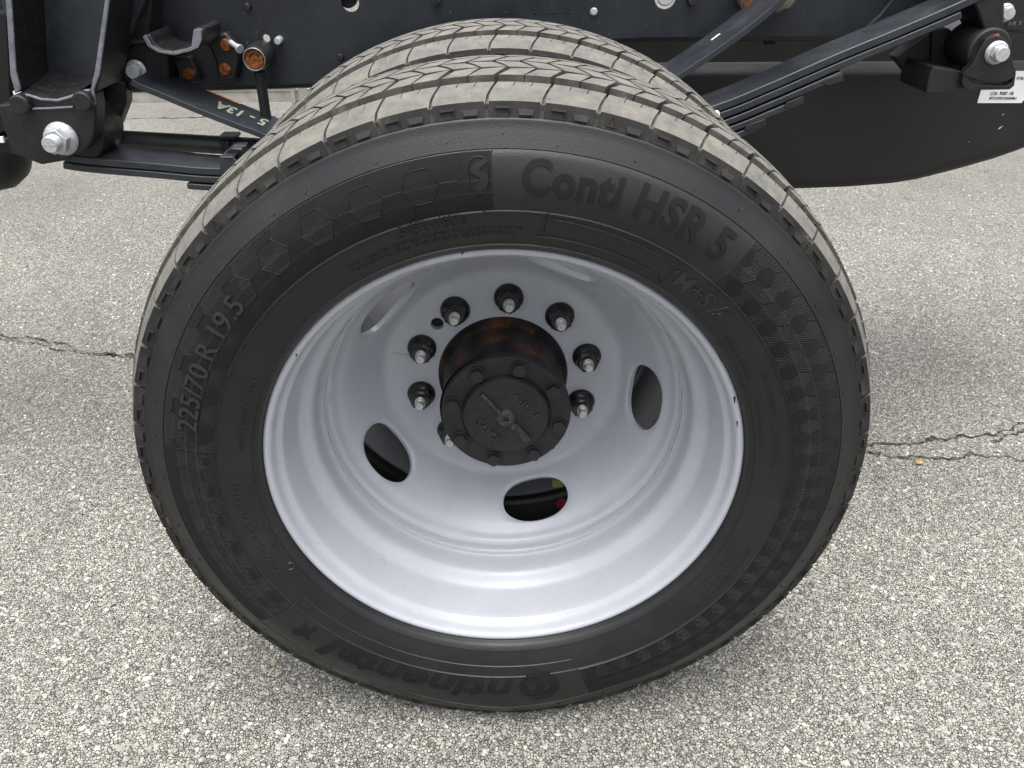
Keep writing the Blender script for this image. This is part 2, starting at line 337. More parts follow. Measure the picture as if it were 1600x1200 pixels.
# ---------------- tyre
R0, RS, WS, CO = .4105, .393, .0888, 2.5
NP = 51; PIT = 2 * math.pi / NP
def crown(v): return R0 - (R0 - RS) * (abs(v) / WS) ** CO
PROF = [(.2525, -.066), (.2540, -.074), (.2560, -.0805), (.2602, -.0860), (.2613, -.0930), (.2636, -.0972), (.2672, -.0992), (.2680, -.0999), (.2690, -.0991), (.2720, -.1003), (.2790, -.1036), (.2880, -.1070),
        (.2960, -.1093), (.3020, -.1108), (.3027, -.1120), (.3040, -.1120), (.3047, -.1114), (.3120, -.1132), (.3220, -.1138), (.3320, -.1132), (.3420, -.1112), (.3500, -.1085), (.3560, -.1060),
        (.3566, -.1051), (.3572, -.1058), (.3640, -.1022), (.3710, -.0985), (.3770, -.0952), (.3784, -.0950), (.3796, -.0940), (.3802, -.0915), (.3860, -.0890)]
_pr = [p[0] for p in PROF if .257 < p[0]]; _py = [p[1] for p in PROF if .257 < p[0]]
PROF = [(r, y + (.0035 * smoothstep(.27, .31, r) * (1 - smoothstep(.345, .378, r)) if False else 0)) for r, y in PROF]
def side_y(r): return float(np.interp(r, _pr, _py))
def deform(x, y, z):
    """flatten against the ground and bulge a little"""
    zf = GZ + .0015
    if z < -.33 :
        t = smoothstep(-.33, -.41, z) if False else min(1, (-.33 - z) / .08)
        bul = .010 * t * (1 - t) * 4
        y2 = y + (-bul if y < 0 else bul) * min(1, abs(y) / .1) * max(0, 1 - abs(x) / .2)
        dep = max(0, (zf - z))
        return (x, y2, max(z, zf) if z > zf - .0005 else zf + dep * .02)
    return (x, y, z)
def polar(r, th, y): return deform(r * math.cos(th), y, r * math.sin(th))

def tyre_meshes():
    drum = [(crown(v) - (.0036 if abs(v) > .0600 else .0115), v) for v in (-.0872, -.080, -.072, -.066, -.0605, -.0595, -.048, -.03, -.01, .01, .03, .048, .0595, .0605, .066, .072, .080, .0872)]
    prof = PROF + [(.3835, -.0865)] + drum + [(.3835, .0865)] + [(r, -y) for r, y in reversed(PROF)]
    body = MB(); n = NP * 7; k = len(prof); vs = []
    for i in range(n):
        th = 2 * math.pi * i / n
        vs += [polar(r, th, y) for r, y in prof]
    a = len(PROF)
    for q in range(k - 1):
        mi = 1 if a <= q < a + 19 else 0
        body.f += [(i * k + q, ((i + 1) % n) * k + q, ((i + 1) % n) * k + q + 1, i * k + q + 1) for i in range(n)]; body.m += [mi] * n
    body.v = vs
    # tread blocks: grid patches in (u, v), u = angle clockwise from the first groove
    tr = MB()
    TH0 = R_(90.6)
    def P3(u, v, dr=0.): return polar(crown(v) + dr + (.0012 if abs(v) < .056 else -.0012 * max(0, 1 - (abs(v) - .056) / .03) - .0022 * max(0, (abs(v) - .0835) / .0053) ** 1.5), TH0 - u, v)
    def patch(uv, nu, nv, depth=.0115, mi=0):
        """uv(a,b) maps the unit square to (u,v)"""
        vs = []; fs = []
        for j in range(nv + 1):
            for i in range(nu + 1):
                u, v = uv(i / nu, j / nv); vs.append(P3(u, v))
        for j in range(nv):
            for i in range(nu):
                q = j * (nu + 1) + i; fs.append((q, q + 1, q + nu + 2, q + nu + 1))
        tr.add(vs, fs, mi)
        ring = [(i / nu, 0) for i in range(nu)] + [(1, j / nv) for j in range(nv)] + [(1 - i / nu, 1) for i in range(nu)] + [(0, 1 - j / nv) for j in range(nv)]
        n = len(ring); top = [P3(*uv(*p)) for p in ring]; bt = [P3(*uv(*p), -depth) for p in ring]
        tr.add(top + bt, [(i, (i + 1) % n, (i + 1) % n + n, i + n) for i in range(n)], 1)
    def quad(u0, u1, v0, v1, sk, gap0=0, gap1=0, tilt=0.):
        """parallelogram; sk = shift in u of the v1 edge"""
        def f(a, b):
            u = u0 + gap0 + (u1 - u0 - gap0 - gap1) * a + sk * b
            return u, v0 + (v1 - v0) * b + tilt * (a - .5) * b
        return f
    mm = .001 / R0
    for p in range(NP):
        u0 = p * PIT; u1 = u0 + PIT; jit = random.uniform(-.6, .6) * mm
        for sgn in (-1, 1):
            # shoulder rib: outer part whole, inner part cut by two sipes
            sk = 9 * mm if sgn < 0 else -9 * mm
            e0, e1, e2 = sgn * .0888, sgn * .0675, sgn * .0600
            patch(lambda a, b: (u0 + 1.3 * mm + (PIT - 2.6 * mm) * a + sk * .72 * b - sk, e0 + (e1 - e0) * (b ** .8)), 4, 4)
            for q in range(3):
                a0 = u0 + 1.3 * mm + (PIT - 2.6 * mm) * q / 3 - sk * .28; a1 = u0 + 1.3 * mm + (PIT - 2.6 * mm) * (q + 1) / 3 - sk * .28
                patch(quad(a0, a1, e1, e2, sk * .28, .45 * mm if q else 0, .45 * mm if q < 2 else 0), 1, 1)
        for h in range(2):
            b0 = u0 + h * PIT / 2; b1 = b0 + PIT / 2
            g0 = (2.2 if h == 0 else .7) * mm; g1 = (.7 if h == 0 else 2.2) * mm
            patch(quad(b0, b1, -.0515, -.0345, 11 * mm, g0, g1, .005), 2, 1)
            s = 11 * mm
            patch(quad(b0 + s, b1 + s, -.0305, -.0100, -13 * mm, 1.3 * mm, 1.3 * mm, -.005), 2, 2)
            s = -2 * mm
            patch(quad(b0 + s, b1 + s, -.0055, .0165, 13 * mm, 1.3 * mm, 1.3 * mm, .005), 2, 2)
            s = 11 * mm
            patch(quad(b0 + s, b1 + s, .0195, .0520, -13 * mm, g0, g1, 0), 2, 2)
        # shoulder side face lugs
    def L3(u, s, nrm, sgn):
        """shoulder side face: s from 0 at the sidewall ring to 1 at the rib edge, nrm outwards"""
        r = .3805 + (.3926 - .3805) * s; y = .0918 + (.0886 - .0918) * s + nrm
        return polar(r + nrm * .25, TH0 - u, sgn * y)
    lug = MB()
    def lugbox(us, ss, n0, n1s, sgn):
        """box on the side face; n1s = (outward at bottom, at top)"""
        c = [(us[0], ss[0]), (us[1], ss[0]), (us[2], ss[1]), (us[3], ss[1])]
        vs = [L3(u, s, n0, sgn) for u, s in c] + [L3(u, s, n1s[0] if i < 2 else n1s[1], sgn) for i, (u, s) in enumerate(c)]
        lug.add(vs, [(4, 5, 6, 7), (0, 1, 5, 4), (1, 2, 6, 5), (2, 3, 7, 6), (3, 0, 4, 7)])
    for sgn in (-1, 1):
        for p in range(NP):
            sk = -9 * mm if sgn < 0 else 9 * mm
            u0 = p * PIT + sk; w = PIT; G = 2.2 * mm
            nd = 4
            for i in range(nd):       # the lug body, in short flat pieces
                a = u0 + G + (w - 2 * G) * i / nd; bq = u0 + G + (w - 2 * G) * (i + 1) / nd
                lugbox((a, bq, bq, a), (-.02, 1.0), -.012, (.0004, .0), sgn)
            if p not in (2, 45):
                a = u0 + w * .16; bq = u0 + w * .43
                lugbox((a, bq, bq, a), (.52, .68), 0, (.0026, .0022), sgn)
                lugbox((bq - 1.5 * mm, bq, bq, bq - 1.5 * mm), (.22, .54), 0, (.0018, .0024), sgn)
            else:
                c = u0 + w * .28
                for (x0, y0_), (x1, y1_) in (((-5, .2), (5, .2)), ((5, .2), (0, .95)), ((0, .95), (-5, .2))):
                    A = (c + x0 * mm, y0_); B = (c + x1 * mm, y1_); th = .9 * mm
                    if y0_ == y1_: lugbox((A[0], B[0], B[0], A[0]), (y0_ - .06, y0_ + .06), 0, (.0011, .0011), sgn)
                    else:
                        lo, hi = (A, B) if A[1] < B[1] else (B, A)
                        lugbox((lo[0] - th, lo[0] + th, hi[0] + th * .6, hi[0] - th * .6), (lo[1], hi[1]), 0, (.0011, .0011), sgn)
            a = u0 + w * .56; bq = u0 + w * .86
            lugbox((a + 1.5 * mm, bq - 1.5 * mm, bq, a), (.10, .52), 0, (.0022, .0003), sgn)
    return body, tr, lug

body, tr, lug = tyre_meshes()
tyre = part(body, 'tyre', ['rubber', 'tread_floor'], ang=40, fix=True)
tyre['label'] = 'outer tyre of the dual pair with raised sidewall lettering'
tread = part(tr, 'tread_blocks', ['tread_dust', 'tread_wall'], tyre, ang=30, kind='stuff')
lugs = part(lug, 'shoulder_lugs', 'lug_face', tyre, smooth=False, kind='stuff')
pv = []
for k in range(24):
    th = R_(random.uniform(25, 150)); v = -.0556 + random.uniform(-.0015, .0015); r = crown(v) - random.uniform(.002, .008); pv.append((r * math.cos(th), v, r * math.sin(th)))
stones('trapped_grit', np.array(pv), rng.uniform(.0012, .0026, len(pv)), tyre, (.7, 1.0))
SP = .285
def shift_copy(o, parent, dy, rot=0, name=None):
    c = o.copy(); C.objects.link(c); c.parent = parent
    return c
tyre2 = tyre.copy(); C.objects.link(tyre2); tyre2.location = (0, SP, 0)
tyre2['label'] = 'inner tyre of the dual pair, mostly hidden behind the outer one'
for ch in (tread, lugs): copy_of(ch, tyre2)

# ---------------- sidewall lettering and pattern
def ring_pt(r, th, n=0):
    y = side_y(r) - n
    return polar(r, th, y)
dg = None
def text_mesh(txt, size=1, off=0, shear=0, spacing=1):
    cu = bpy.data.curves.new('t', 'FONT'); cu.body = txt; cu.size = size; cu.offset = off; cu.shear = shear; cu.space_character = spacing
    cu.resolution_u = 3; cu.extrude = 0
    ob = bpy.data.objects.new('t', cu); C.objects.link(ob)
    dgr = bpy.context.evaluated_depsgraph_get(); me = bpy.data.meshes.new_from_object(ob.evaluated_get(dgr))
    bpy.data.objects.remove(ob); bpy.data.curves.remove(cu)
    bm = bmesh.new(); bm.from_mesh(me); bpy.data.meshes.remove(me)
    bmesh.ops.remove_doubles(bm, verts=bm.verts, dist=1e-5)
    return bm
def text_flat(txt, w, h, off=.0, shear=0, spacing=1, sub=None):
    """2d text fitted into w x h, centred; returns verts, faces, boundary edges"""
    bm = text_mesh(txt, 1, off, shear, spacing)
    xs = [v.co.x for v in bm.verts]; ys = [v.co.y for v in bm.verts]
    x0, x1, y0, y1 = min(xs), max(xs), min(ys), max(ys)
    sx = w / (x1 - x0); sy = h / (y1 - y0)
    for v in bm.verts: v.co = ((v.co.x - (x0 + x1) / 2) * sx, (v.co.y - (y0 + y1) / 2) * sy, 0)
    if sub:
        bmesh.ops.triangulate(bm, faces=bm.faces[:])
        for _ in range(3):
            es = [e for e in bm.edges if e.calc_length() > sub]
            if not es: break
            bmesh.ops.subdivide_edges(bm, edges=es, cuts=1); bmesh.ops.triangulate(bm, faces=bm.faces[:])
    bm.verts.index_update()
    V = [(v.co.x, v.co.y) for v in bm.verts]; F = [tuple(v.index for v in f.verts) for f in bm.faces]
    B = [tuple(v.index for v in e.verts) for e in bm.edges if len(e.link_faces) == 1]
    bm.free(); return V, F, B
def ring_text(mb, txt, t0, t1, r0, r1, n=.0008, off=0, shear=0, spacing=1, mi=0, sub=.006):
    """text running clockwise from angle t0 to t1 (degrees), baseline r0, top r1"""
    rm = (r0 + r1) / 2; w = rm * R_(t0 - t1)
    V, F, B = text_flat(txt, w, r1 - r0, off, shear, spacing, sub)
    tc_ = R_((t0 + t1) / 2)
    vs = [ring_pt(rm + y, tc_ - x / rm, n) for x, y in V] + [ring_pt(rm + y, tc_ - x / rm, -.0006) for x, y in V]
    k = len(V); mb.add(vs, F + [(a, b_, b_ + k, a + k) for a, b_ in B], mi)
def ring_poly(mb, poly, n=.0006, mi=0, sub=.008):
    """closed polygon of (r, theta_deg) as a raised plate"""
    pts = []
    for i, (r, t) in enumerate(poly):
        r2, t2 = poly[(i + 1) % len(poly)]
        k = max(1, int(math.hypot(r2 - r, r * R_(t2 - t)) / sub))
        pts += [(r + (r2 - r) * q / k, t + (t2 - t) * q / k) for q in range(k)]
    V, F = fill2d([[(p[1] * .0058, p[0]) for p in pts]])
    vs = [ring_pt(y, R_(x / .0058), n) for x, y in V]; k = len(V)
    m_ = len(pts)
    mb.add(vs, F, mi)
    rim_ = [ring_pt(r, R_(t), n) for r, t in pts] + [ring_pt(r, R_(t), -.0006) for r, t in pts]
    mb.add(rim_, [(i, (i + 1) % m_, (i + 1) % m_ + m_, i + m_) for i in range(m_)], mi)
def ring_line(mb, pts, w=.0008, n=.0007, mi=0):
    """raised ridge along (r, theta_deg) points"""
    P = [np.array((r, R_(t) * .31)) for r, t in pts]; vs = []
    for i, p in enumerate(P):
        d = P[min(i + 1, len(P) - 1)] - P[max(i - 1, 0)]; d = d / (np.hypot(*d) + 1e-9); q = np.array((-d[1], d[0])) * w
        for s_, h in ((-1, -.0003), (0, n), (1, -.0003)):
            a = p + q * s_; vs.append(ring_pt(a[0], a[1] / .31, h))
    fs = []
    for i in range(len(P) - 1):
        for j in range(2): fs.append((3 * i + j, 3 * i + 3 + j, 3 * i + 4 + j, 3 * i + 1 + j))
    mb.add(vs, fs, mi)
def arc(r, t0, t1, n=60): return [(r, t0 + (t1 - t0) * i / n) for i in range(n + 1)]

# big model name, size, maker's name
mb = MB(); ring_text(mb, 'Conti HSR 5', 87.0, 52.6, .3200, .3510, .0014, off=.022, spacing=1.05)
part(mb, 'model_name', ['rubber_dark'], tyre, ang=30)
mb = MB(); ring_text(mb, '225/70 R 19.5', 166.4, 138.0, .3205, .3405, .0018, off=.006)
part(mb, 'size_marking', ['rubber_rib'], tyre, ang=30)
mb = MB()
ring_text(mb, 'ntinental', -88.4, -133.2, .3062, .3420, .0013, off=.018, shear=.22)
def ell(cr_, ct, ar, at_, n=26, a0=0, a1=360): return [(cr_ + ar * math.sin(R_(a0 + (a1 - a0) * i / n)), ct - math.degrees(at_ * math.cos(R_(a0 + (a1 - a0) * i / n)) / cr_)) for i in range(n + (0 if a1 - a0 == 360 else 1))]
ring_poly(mb, ell(.3200, -82.4, .0235, .0250, 36, 28, 332) + ell(.3200, -83.6, .0168, .0195, 30, 338, 22), .0013)
oo, ii = ell(.3200, -84.2, .0150, .0165, 30), ell(.3200, -84.2, .0085, .0060, 30)
for k in range(30):
    q = (k + 1) % 30; ring_poly(mb, [oo[k], oo[q], ii[q], ii[k]], .0012, sub=1)
# prancing horse emblem beside the name, as a plain silhouette
H = [(-8, -11), (-4, -11), (-3, -5), (1, -4), (5, -11), (8, -11), (5, -3), (6, 2), (10, 5), (9, 8), (5, 7), (5, 11), (1, 9), (-1, 5), (-6, 4), (-9, 7), (-10, 4), (-6, 0), (-6, -5)]
ring_poly(mb, [(.3230 + z * .0012, -138.6 - math.degrees(x * .0012 / .323)) for x, z in H], .0012)
part(mb, 'maker_name', ['rubber_dark'], tyre, ang=30)
# fine print
mb = MB()
for t, a, b_, r0, r1 in (('TUBELESS', 107.9, 103.2, .3005, .3055), ('RADIAL', 100.6, 96.8, .3005, .3055), ('LOAD RANGE  G', 109.0, 96.2, .2918, .2985),
    ('TREAD 4 PLIES STEEL  SIDEWALL 1 PLY STEEL   MAX LOAD SINGLE 1800 KG', 120.0, 86.4, .2850, .2882), ('MAX LOAD DUAL 1700 KG  AT 660 KPA COLD   SEE SAFETY MANUAL', 119.5, 87.8, .2793, .2825),
    ('DOT  1A8051U09', 170.5, 157.5, .2755, .2812), ('1024', 155.5, 152.0, .2755, .2812), ('225/70R19.5 128/126N', -154.3 + 360, 178.4, .2850, .2915),
    ('MADE IN USA', 203.5, 191, .2745, .2775), ('0055681', 203, 192, .2700, .2728), ('ALL POS', 186.0, 179.6, .2770, .2800), ('LI 526', 184, 179, .2712, .2745),
    ('ContiLifeCycle', 27.8, 16.2, .2868, .2925), ('RETREADABLE', 14.6, 2.4, .2858, .2915), ('M+S', 55.6, 47.2, .2785, .2965),
    ('DIRECTION OF ROTATION', 38.4, 26.6, .2742, .2776), ('INFLATION 95 PSI MAX', 21, 8, .2738, .2770),
    ('SAFETY WARNING', -21.2, -36.4, .2838, .2892), ('EXPLOSION OF TIRE RIM ASSEMBLY DUE TO IMPROPER MOUNTING', -18.8, -40.6, .2928, .2958), ('NEVER EXCEED 100 PSI TO SEAT BEADS', -22, -40, .2770, .2800)):
    ring_text(mb, t, a, b_, r0, r1, .0012 if r1 - r0 > .004 else .0008, off=.004, sub=None)
ring_line(mb, [(.2745 + .0042 * math.sin(k / 20 * 6.2832), 205.8 + .9 * math.cos(k / 20 * 6.2832)) for k in range(21)])
for k in (-1, 1):   # cycle swoosh round the name
    ring_line(mb, [(.2893 + .0105 * math.sin(R_(a)), 21.2 - 2.3 * math.cos(R_(a))) for a in (range(20, 130, 10) if k > 0 else range(200, 310, 10))], .0006)
# mountain and snow emblem
mt_ = [(.279, 46.0), (.2965, 44.3), (.291, 43.9), (.2950, 43.2), (.279, 42.4)]
ring_line(mb, mt_ + mt_[:1], .0007)
ring_line(mb, [(.281, 44.9), (.288, 43.8)], .0006); ring_line(mb, [(.281, 43.8), (.288, 44.8)], .0006); ring_line(mb, [(.2845, 44.9), (.2845, 43.7)], .0006)
part(mb, 'fine_print', ['rubber_rib'], tyre, ang=30, kind='stuff')
# ridges that frame the pattern bands
mb = MB()
ring_line(mb, arc(.3035, 150, 93.2, 70) + [(.3120, 92.6)], .0007, .0008)
ring_line(mb, arc(.3030, 214.3, 150, 70), .0007, .0008)
ring_line(mb, [(.3430, 214.8), (.3030, 214.6), (.2880, 214.2)], .0006, .0009); ring_line(mb, [(.2880, 214.2)] + arc(.2880, 216, 286.5, 80) + [(.2975, 287.2)], .0006, .001)
ring_line(mb, [(.2880, 286.6), (.3430, 287.4)], .0006, .0009)
ring_line(mb, arc(.3035, -72.6, 49.6, 120), .0007, .0008); ring_line(mb, [(.3180, 49.8), (.3560, 50.6)], .0006, .0008)
ring_line(mb, [(.3180, 91.8), (.3560, 91.3)], .0006, .0008)
# rounded plate outline
cs = []
for (rc, tcx, a0) in ((.2985, 82.5, 90), (.2960, 57.2, 0), (.2785, 57.2, -90), (.2795, 82.5, -180)):
    for k in range(7):
        a = R_(a0 - 90 * k / 6); cs.append((rc + .0055 * math.sin(a), tcx - math.degrees(.0055 * math.cos(a) / .29)))
full = []
for i, p in enumerate(cs):
    q = cs[(i + 1) % len(cs)]; k = max(1, int(abs(p[1] - q[1]) / 1.0)); full += [(p[0] + (q[0] - p[0]) * t / k, p[1] + (q[1] - p[1]) * t / k) for t in range(k)]
ring_line(mb, full + full[:1], .0009, .0014)
# little mould nipples
for t in range(0, 360, 9):
    r = .3655 + random.uniform(-.004, .004); tt = t + random.uniform(-2, 2)
    ring_poly(mb, [(r + .0011 * math.sin(k), tt + .18 * math.cos(k)) for k in np.linspace(0, 5.4, 7)], .0012)
part(mb, 'sidewall_ridges', ['rubber_rib'], tyre, ang=50)
# hexagon hatch bands: every hexagon filled with fine parallel ribs, neighbouring hexagons hatched in another direction
def hex_band(mb, t0, t1, r0=.3052, r1=.3555, skip=(), a=.0118, angs=(60, -50, 88)):
    rm = .33; W = rm * R_(t0 - t1); Hh = r1 - r0; pitch = .0021
    def clipseg(p, d, poly):
        lo, hi = -1e9, 1e9
        for i in range(len(poly)):
            A = poly[i]; Bp = poly[(i + 1) % len(poly)]; nx, ny = -(Bp[1] - A[1]), Bp[0] - A[0]
            den = nx * d[0] + ny * d[1]; num = nx * (A[0] - p[0]) + ny * (A[1] - p[1])
            if abs(den) < 1e-9:
                if num > 0: return None
                continue
            t = num / den
            if den > 0: lo = max(lo, t)
            else: hi = min(hi, t)
        return (lo, hi) if hi - lo > .0012 else None
    rowh = a * math.sqrt(3) / 2; j = 0; y = 0
    for ci in range(-1, int(W / (a * 1.5)) + 2):
        for rj in range(-1, int(Hh / (a * 1.732)) + 2):
            cx = ci * a * 1.5; cy = rj * a * 1.732 + (a * .866 if ci % 2 else 0)
            kind = (ci - (rj - ci // 2)) % 3
            ang = angs[kind]
            poly = [(cx + a * .955 * math.cos(R_(60 * k)), cy + a * .955 * math.sin(R_(60 * k))) for k in range(6)]
            d = (math.cos(R_(ang)), math.sin(R_(ang))); nn = (-d[1], d[0])
            if a > .015:
                pts = [(cx + a * .985 * math.cos(R_(60 * k)), cy + a * .985 * math.sin(R_(60 * k))) for k in range(4)]
                for A, Bq in zip(pts, pts[1:]):
                    if all(0 < p_[0] < W and 0 < p_[1] < Hh for p_ in (A, Bq)):
                        tt0 = [(r0 + p_[1], t0 - math.degrees(p_[0] / rm)) for p_ in (A, Bq)]
                        if not any(x0 > tt0[0][1] > x1 and y0 < tt0[0][0] < y1 for x0, x1, y0, y1 in skip): ring_line(mb, tt0, .0006, .0009)
            for q in range(-14, 15):
                p = (cx + nn[0] * pitch * q, cy + nn[1] * pitch * q); c = clipseg(p, d, poly)
                if not c: continue
                A = [p[0] + d[0] * c[0], p[1] + d[1] * c[0]]; Bq = [p[0] + d[0] * c[1], p[1] + d[1] * c[1]]
                box = clipseg(A, (Bq[0] - A[0], Bq[1] - A[1]), [(0, 0), (W, 0), (W, Hh), (0, Hh)])
                if not box: continue
                s0, s1 = max(0, box[0]), min(1, box[1])
                if s1 - s0 < .05: continue
                A, Bq = [A[i] + (Bq[i] - A[i]) * s0 for i in (0, 1)], [A[i] + (Bq[i] - A[i]) * s1 for i in (0, 1)]
                tm = t0 - math.degrees((A[0] + Bq[0]) / 2 / rm); rmid = r0 + (A[1] + Bq[1]) / 2
                if any(x0 > tm > x1 and y0 < rmid < y1 for x0, x1, y0, y1 in skip): continue
                wv = (nn[0] * pitch * .30, nn[1] * pitch * .30); vs = []
                for t in (0, .5, 1):
                    px, py = A[0] + (Bq[0] - A[0]) * t, A[1] + (Bq[1] - A[1]) * t
                    for s_, h in ((-1, -.0002), (0, .00042), (1, -.0002)):
                        x_, y_ = px + wv[0] * s_, py + wv[1] * s_
                        vs.append(ring_pt(r0 + y_, R_(t0) - x_ / rm, h))
                mb.add(vs, [(0, 3, 4, 1), (1, 4, 5, 2), (3, 6, 7, 4), (4, 7, 8, 5)])
mb = MB()
hex_band(mb, 171, 91.6, skip=((168.5, 136, .3175, .3435), (95.6, 91.0, .315, .354)), a=.0165, angs=(80, 54, 104))
hex_band(mb, 214.2, 171.5, .3052, .3430, a=.0145, angs=(60, 75, 45))
hex_band(mb, 49.6, -72.4, a=.0100)
part(mb, 'hexagon_pattern', ['hatch_rib'], tyre, smooth=False, kind='stuff', fix=False)
# smooth darker field under the hatching (mould texture of the bands)
mb = MB()
for t0, t1, ra, rb in ((171, 91.4, .3052, .3556), (214.4, 171, .3052, .3556), (49.7, -72.5, .3052, .3556)):
    n = int((t0 - t1) / 1.0); k = 8; vs = []; fs = []
    for i in range(n + 1):
        for j in range(k + 1): vs.append(ring_pt(ra + (rb - ra) * j / k, R_(t0 + (t1 - t0) * i / n), .00012))
    for i in range(n):
        for j in range(k): q = i * (k + 1) + j; fs.append((q, q + 1, q + k + 2, q + k + 1))
    mb.add(vs, fs)
part(mb, 'pattern_field', ['rubber_dark'], tyre)
# capsule emblem with an S-shaped road
mb = MB()
ce = (.3365, 93.3)
def em(x, z): return (ce[0] + z * .001, ce[1] - math.degrees(x * .001 / ce[0]))
cap_ = [(8.5 * math.cos(R_(a)), (6 if a < 180 else -6) + 9 * math.sin(R_(a))) for a in list(range(0, 181, 15)) + list(range(181, 361, 15))]
ring_line(mb, [em(*p) for p in cap_ + cap_[:1]], .0008, .001)
S = [(5, 13), (-1, 11), (-7.5, 6), (-7.5, 3), (1, -2), (0, -5), (-6, -10), (-2, -14), (4, -12), (8, -5), (7, 0), (0, 4), (1, 6), (8, 11)]
ring_poly(mb, [em(*p) for p in S], .0009)
part(mb, 'road_emblem', ['hatch_rib'], tyre, ang=30)

# ---------------- wheels
RIM = [(.2480, -.0640), (.2560, -.0780), (.2595, -.0830), (.2608, -.0860), (.2600, -.0885), (.2570, -.0900), (.2540, -.0890), (.2520, -.0855), (.2508, -.0790), (.2490, -.0735), (.2440, -.0685), (.2425, -.0600), (.2372, -.0290), (.2350, -.0235), (.2300, -.0170), (.2250, -.0120),
       (.2222, -.0070), (.2212, .0000), (.2208, .0100), (.2200, .0180), (.2180, .0210), (.2176, .0235), (.2192, .0255), (.2166, .0285), (.2162, .0305), (.2180, .0325), (.2172, .0360), (.2165, .0380)]
DISC = [(.2170, .0375), (.2130, .0392), (.2108, .0420), (.2088, .0480), (.2050, .0535), (.1990, .0600), (.1930, .0690), (.1850, .0820), (.1770, .0950), (.1700, .1052), (.1640, .1135), (.1600, .1185), (.1565, .1220), (.1530, .1242), (.1495, .1254), (.1460, .1259), (.1420, .1260), (.1386, .1260)]
def crisp(prof, d=.0009):
    out = [prof[0]]
    for a, b_, c in zip(prof, prof[1:], prof[2:]):
        la = math.hypot(a[0] - b_[0], a[1] - b_[1]); lc = math.hypot(c[0] - b_[0], c[1] - b_[1])
        ta, tc_ = min(d, la * .35) / la, min(d, lc * .35) / lc
        out += [(b_[0] + (a[0] - b_[0]) * ta, b_[1] + (a[1] - b_[1]) * ta), (b_[0] + (c[0] - b_[0]) * tc_, b_[1] + (c[1] - b_[1]) * tc_)]
    return out + [prof[-1]]
_dl = [0]
for i in range(1, len(DISC)): _dl.append(_dl[-1] + math.hypot(DISC[i][0] - DISC[i - 1][0], DISC[i][1] - DISC[i - 1][1]))
def disc_pt(s, off=0):
    """s = arc length from the weld; off = behind the face"""
    r = float(np.interp(s, _dl, [d[0] for d in DISC])); y = float(np.interp(s, _dl, [d[1] for d in DISC]))
    e_ = .002; r2 = float(np.interp(s + e_, _dl, [d[0] for d in DISC])); y2 = float(np.interp(s + e_, _dl, [d[1] for d in DISC])); r1 = float(np.interp(s - e_, _dl, [d[0] for d in DISC])); y1 = float(np.interp(s - e_, _dl, [d[1] for d in DISC]))
    tr_, ty_ = r2 - r1, y2 - y1; l = math.hypot(tr_, ty_) or 1
    return r - (-ty_ / l) * off * 1.0, y + (-tr_ / l) * off
NH = 5; HPH = R_(-76.2)
def disc_mesh(mb):
    S0, S1 = 0.0, _dl[-1]; sc_ = (float(np.interp(.1995, [DISC[i][0] for i in range(len(DISC) - 1, -1, -1)], _dl[::-1])) + float(np.interp(.1640, [DISC[i][0] for i in range(len(DISC) - 1, -1, -1)], _dl[::-1]))) / 2
    ha = .0305; hw = .0455; rm = .183; NB = 96; NT = 10
    for h in range(NH):
        th0 = HPH + 2 * math.pi * h / NH; half = math.pi / NH
        ring = []
        for i in range(NB):
            a = 2 * math.pi * i / NB; ca, sa = math.cos(a), math.sin(a)
            ex = 2 / 2.25
            hx = hw * (1 if True else 0) * math.copysign(abs(ca) ** ex, ca); hy = ha * math.copysign(abs(sa) ** ex, sa)
            # sector boundary in the same direction
            dx = ca * half * rm; dy = sa * (S1 - S0) / 2
            k = 1 / max(abs(ca), abs(sa)); bx = dx * k; by_ = (sa * k) * ((S1 - sc_) if sa > 0 else (sc_ - S0))
            ring.append(((hx, hy), (bx, by_)))
        def P(u, s, off=0):
            r, y = disc_pt(s, off); th = th0 - u / rm; return (r * math.cos(th), y, r * math.sin(th))
        vs = []; fs = []
        for t in range(NT + 1):
            tt = (t / NT) ** 1.4
            for (hx, hy), (bx, by_) in ring:
                u = hx + (bx - hx) * tt; s = sc_ + hy + (by_ - hy) * tt
                vs.append(P(u, s, (.0022 if t == 0 else .0006 if t == 1 else 0)))
        for t in range(NT):
            for i in range(NB): j = (i + 1) % NB; fs.append((t * NB + i, t * NB + j, (t + 1) * NB + j, (t + 1) * NB + i))
        o = len(vs)     # hole wall and a back face
        for off, gr in ((.0085, 1.0), (.0095, 1.06)):
            for (hx, hy), _ in ring: vs.append(P(hx * gr, sc_ + hy * gr, off))
        for i in range(NB):
            j = (i + 1) % NB; fs += [(i, j, o + j, o + i), (o + i, o + j, o + NB + j, o + NB + i)]
        for t in range(1, 4):
            for (hx, hy), (bx, by_) in ring:
                tt = .06 + .94 * t / 3; vs.append(P(hx + (bx - hx) * tt, sc_ + hy + (by_ - hy) * tt, .0095))
        for t in range(3):
            for i in range(NB): j = (i + 1) % NB; fs.append((o + NB * (t + 1) + i, o + NB * (t + 1) + j, o + NB * (t + 2) + j, o + NB * (t + 2) + i))
        mb.add(vs, fs)
BOLT_A = [R_(90 - 4.05 - 36 * k) for k in range(10)]
PCD = .1125
wm = MB()
wm.lathe(crisp(RIM), n=180); disc_mesh(wm)
wm.lathe([(.2200, .0300), (.2200, .0700), (.2330, .0780), (.2480, .0830), (.2600, .0860)], n=120)     # inner half of the barrel
vx, vz = xz(683, 506, .126)
V, F = fill2d([circle((0, 0), .1387, 180), circle((0, 0), .0852, 96), circle((vx, vz), .0085, 20)])
wm.add([(x, .126, z) for x, z in V], F)
wm.lathe([(.0852, .126), (.0846, .127), (.0846, .136), (.15, .136)], n=96)
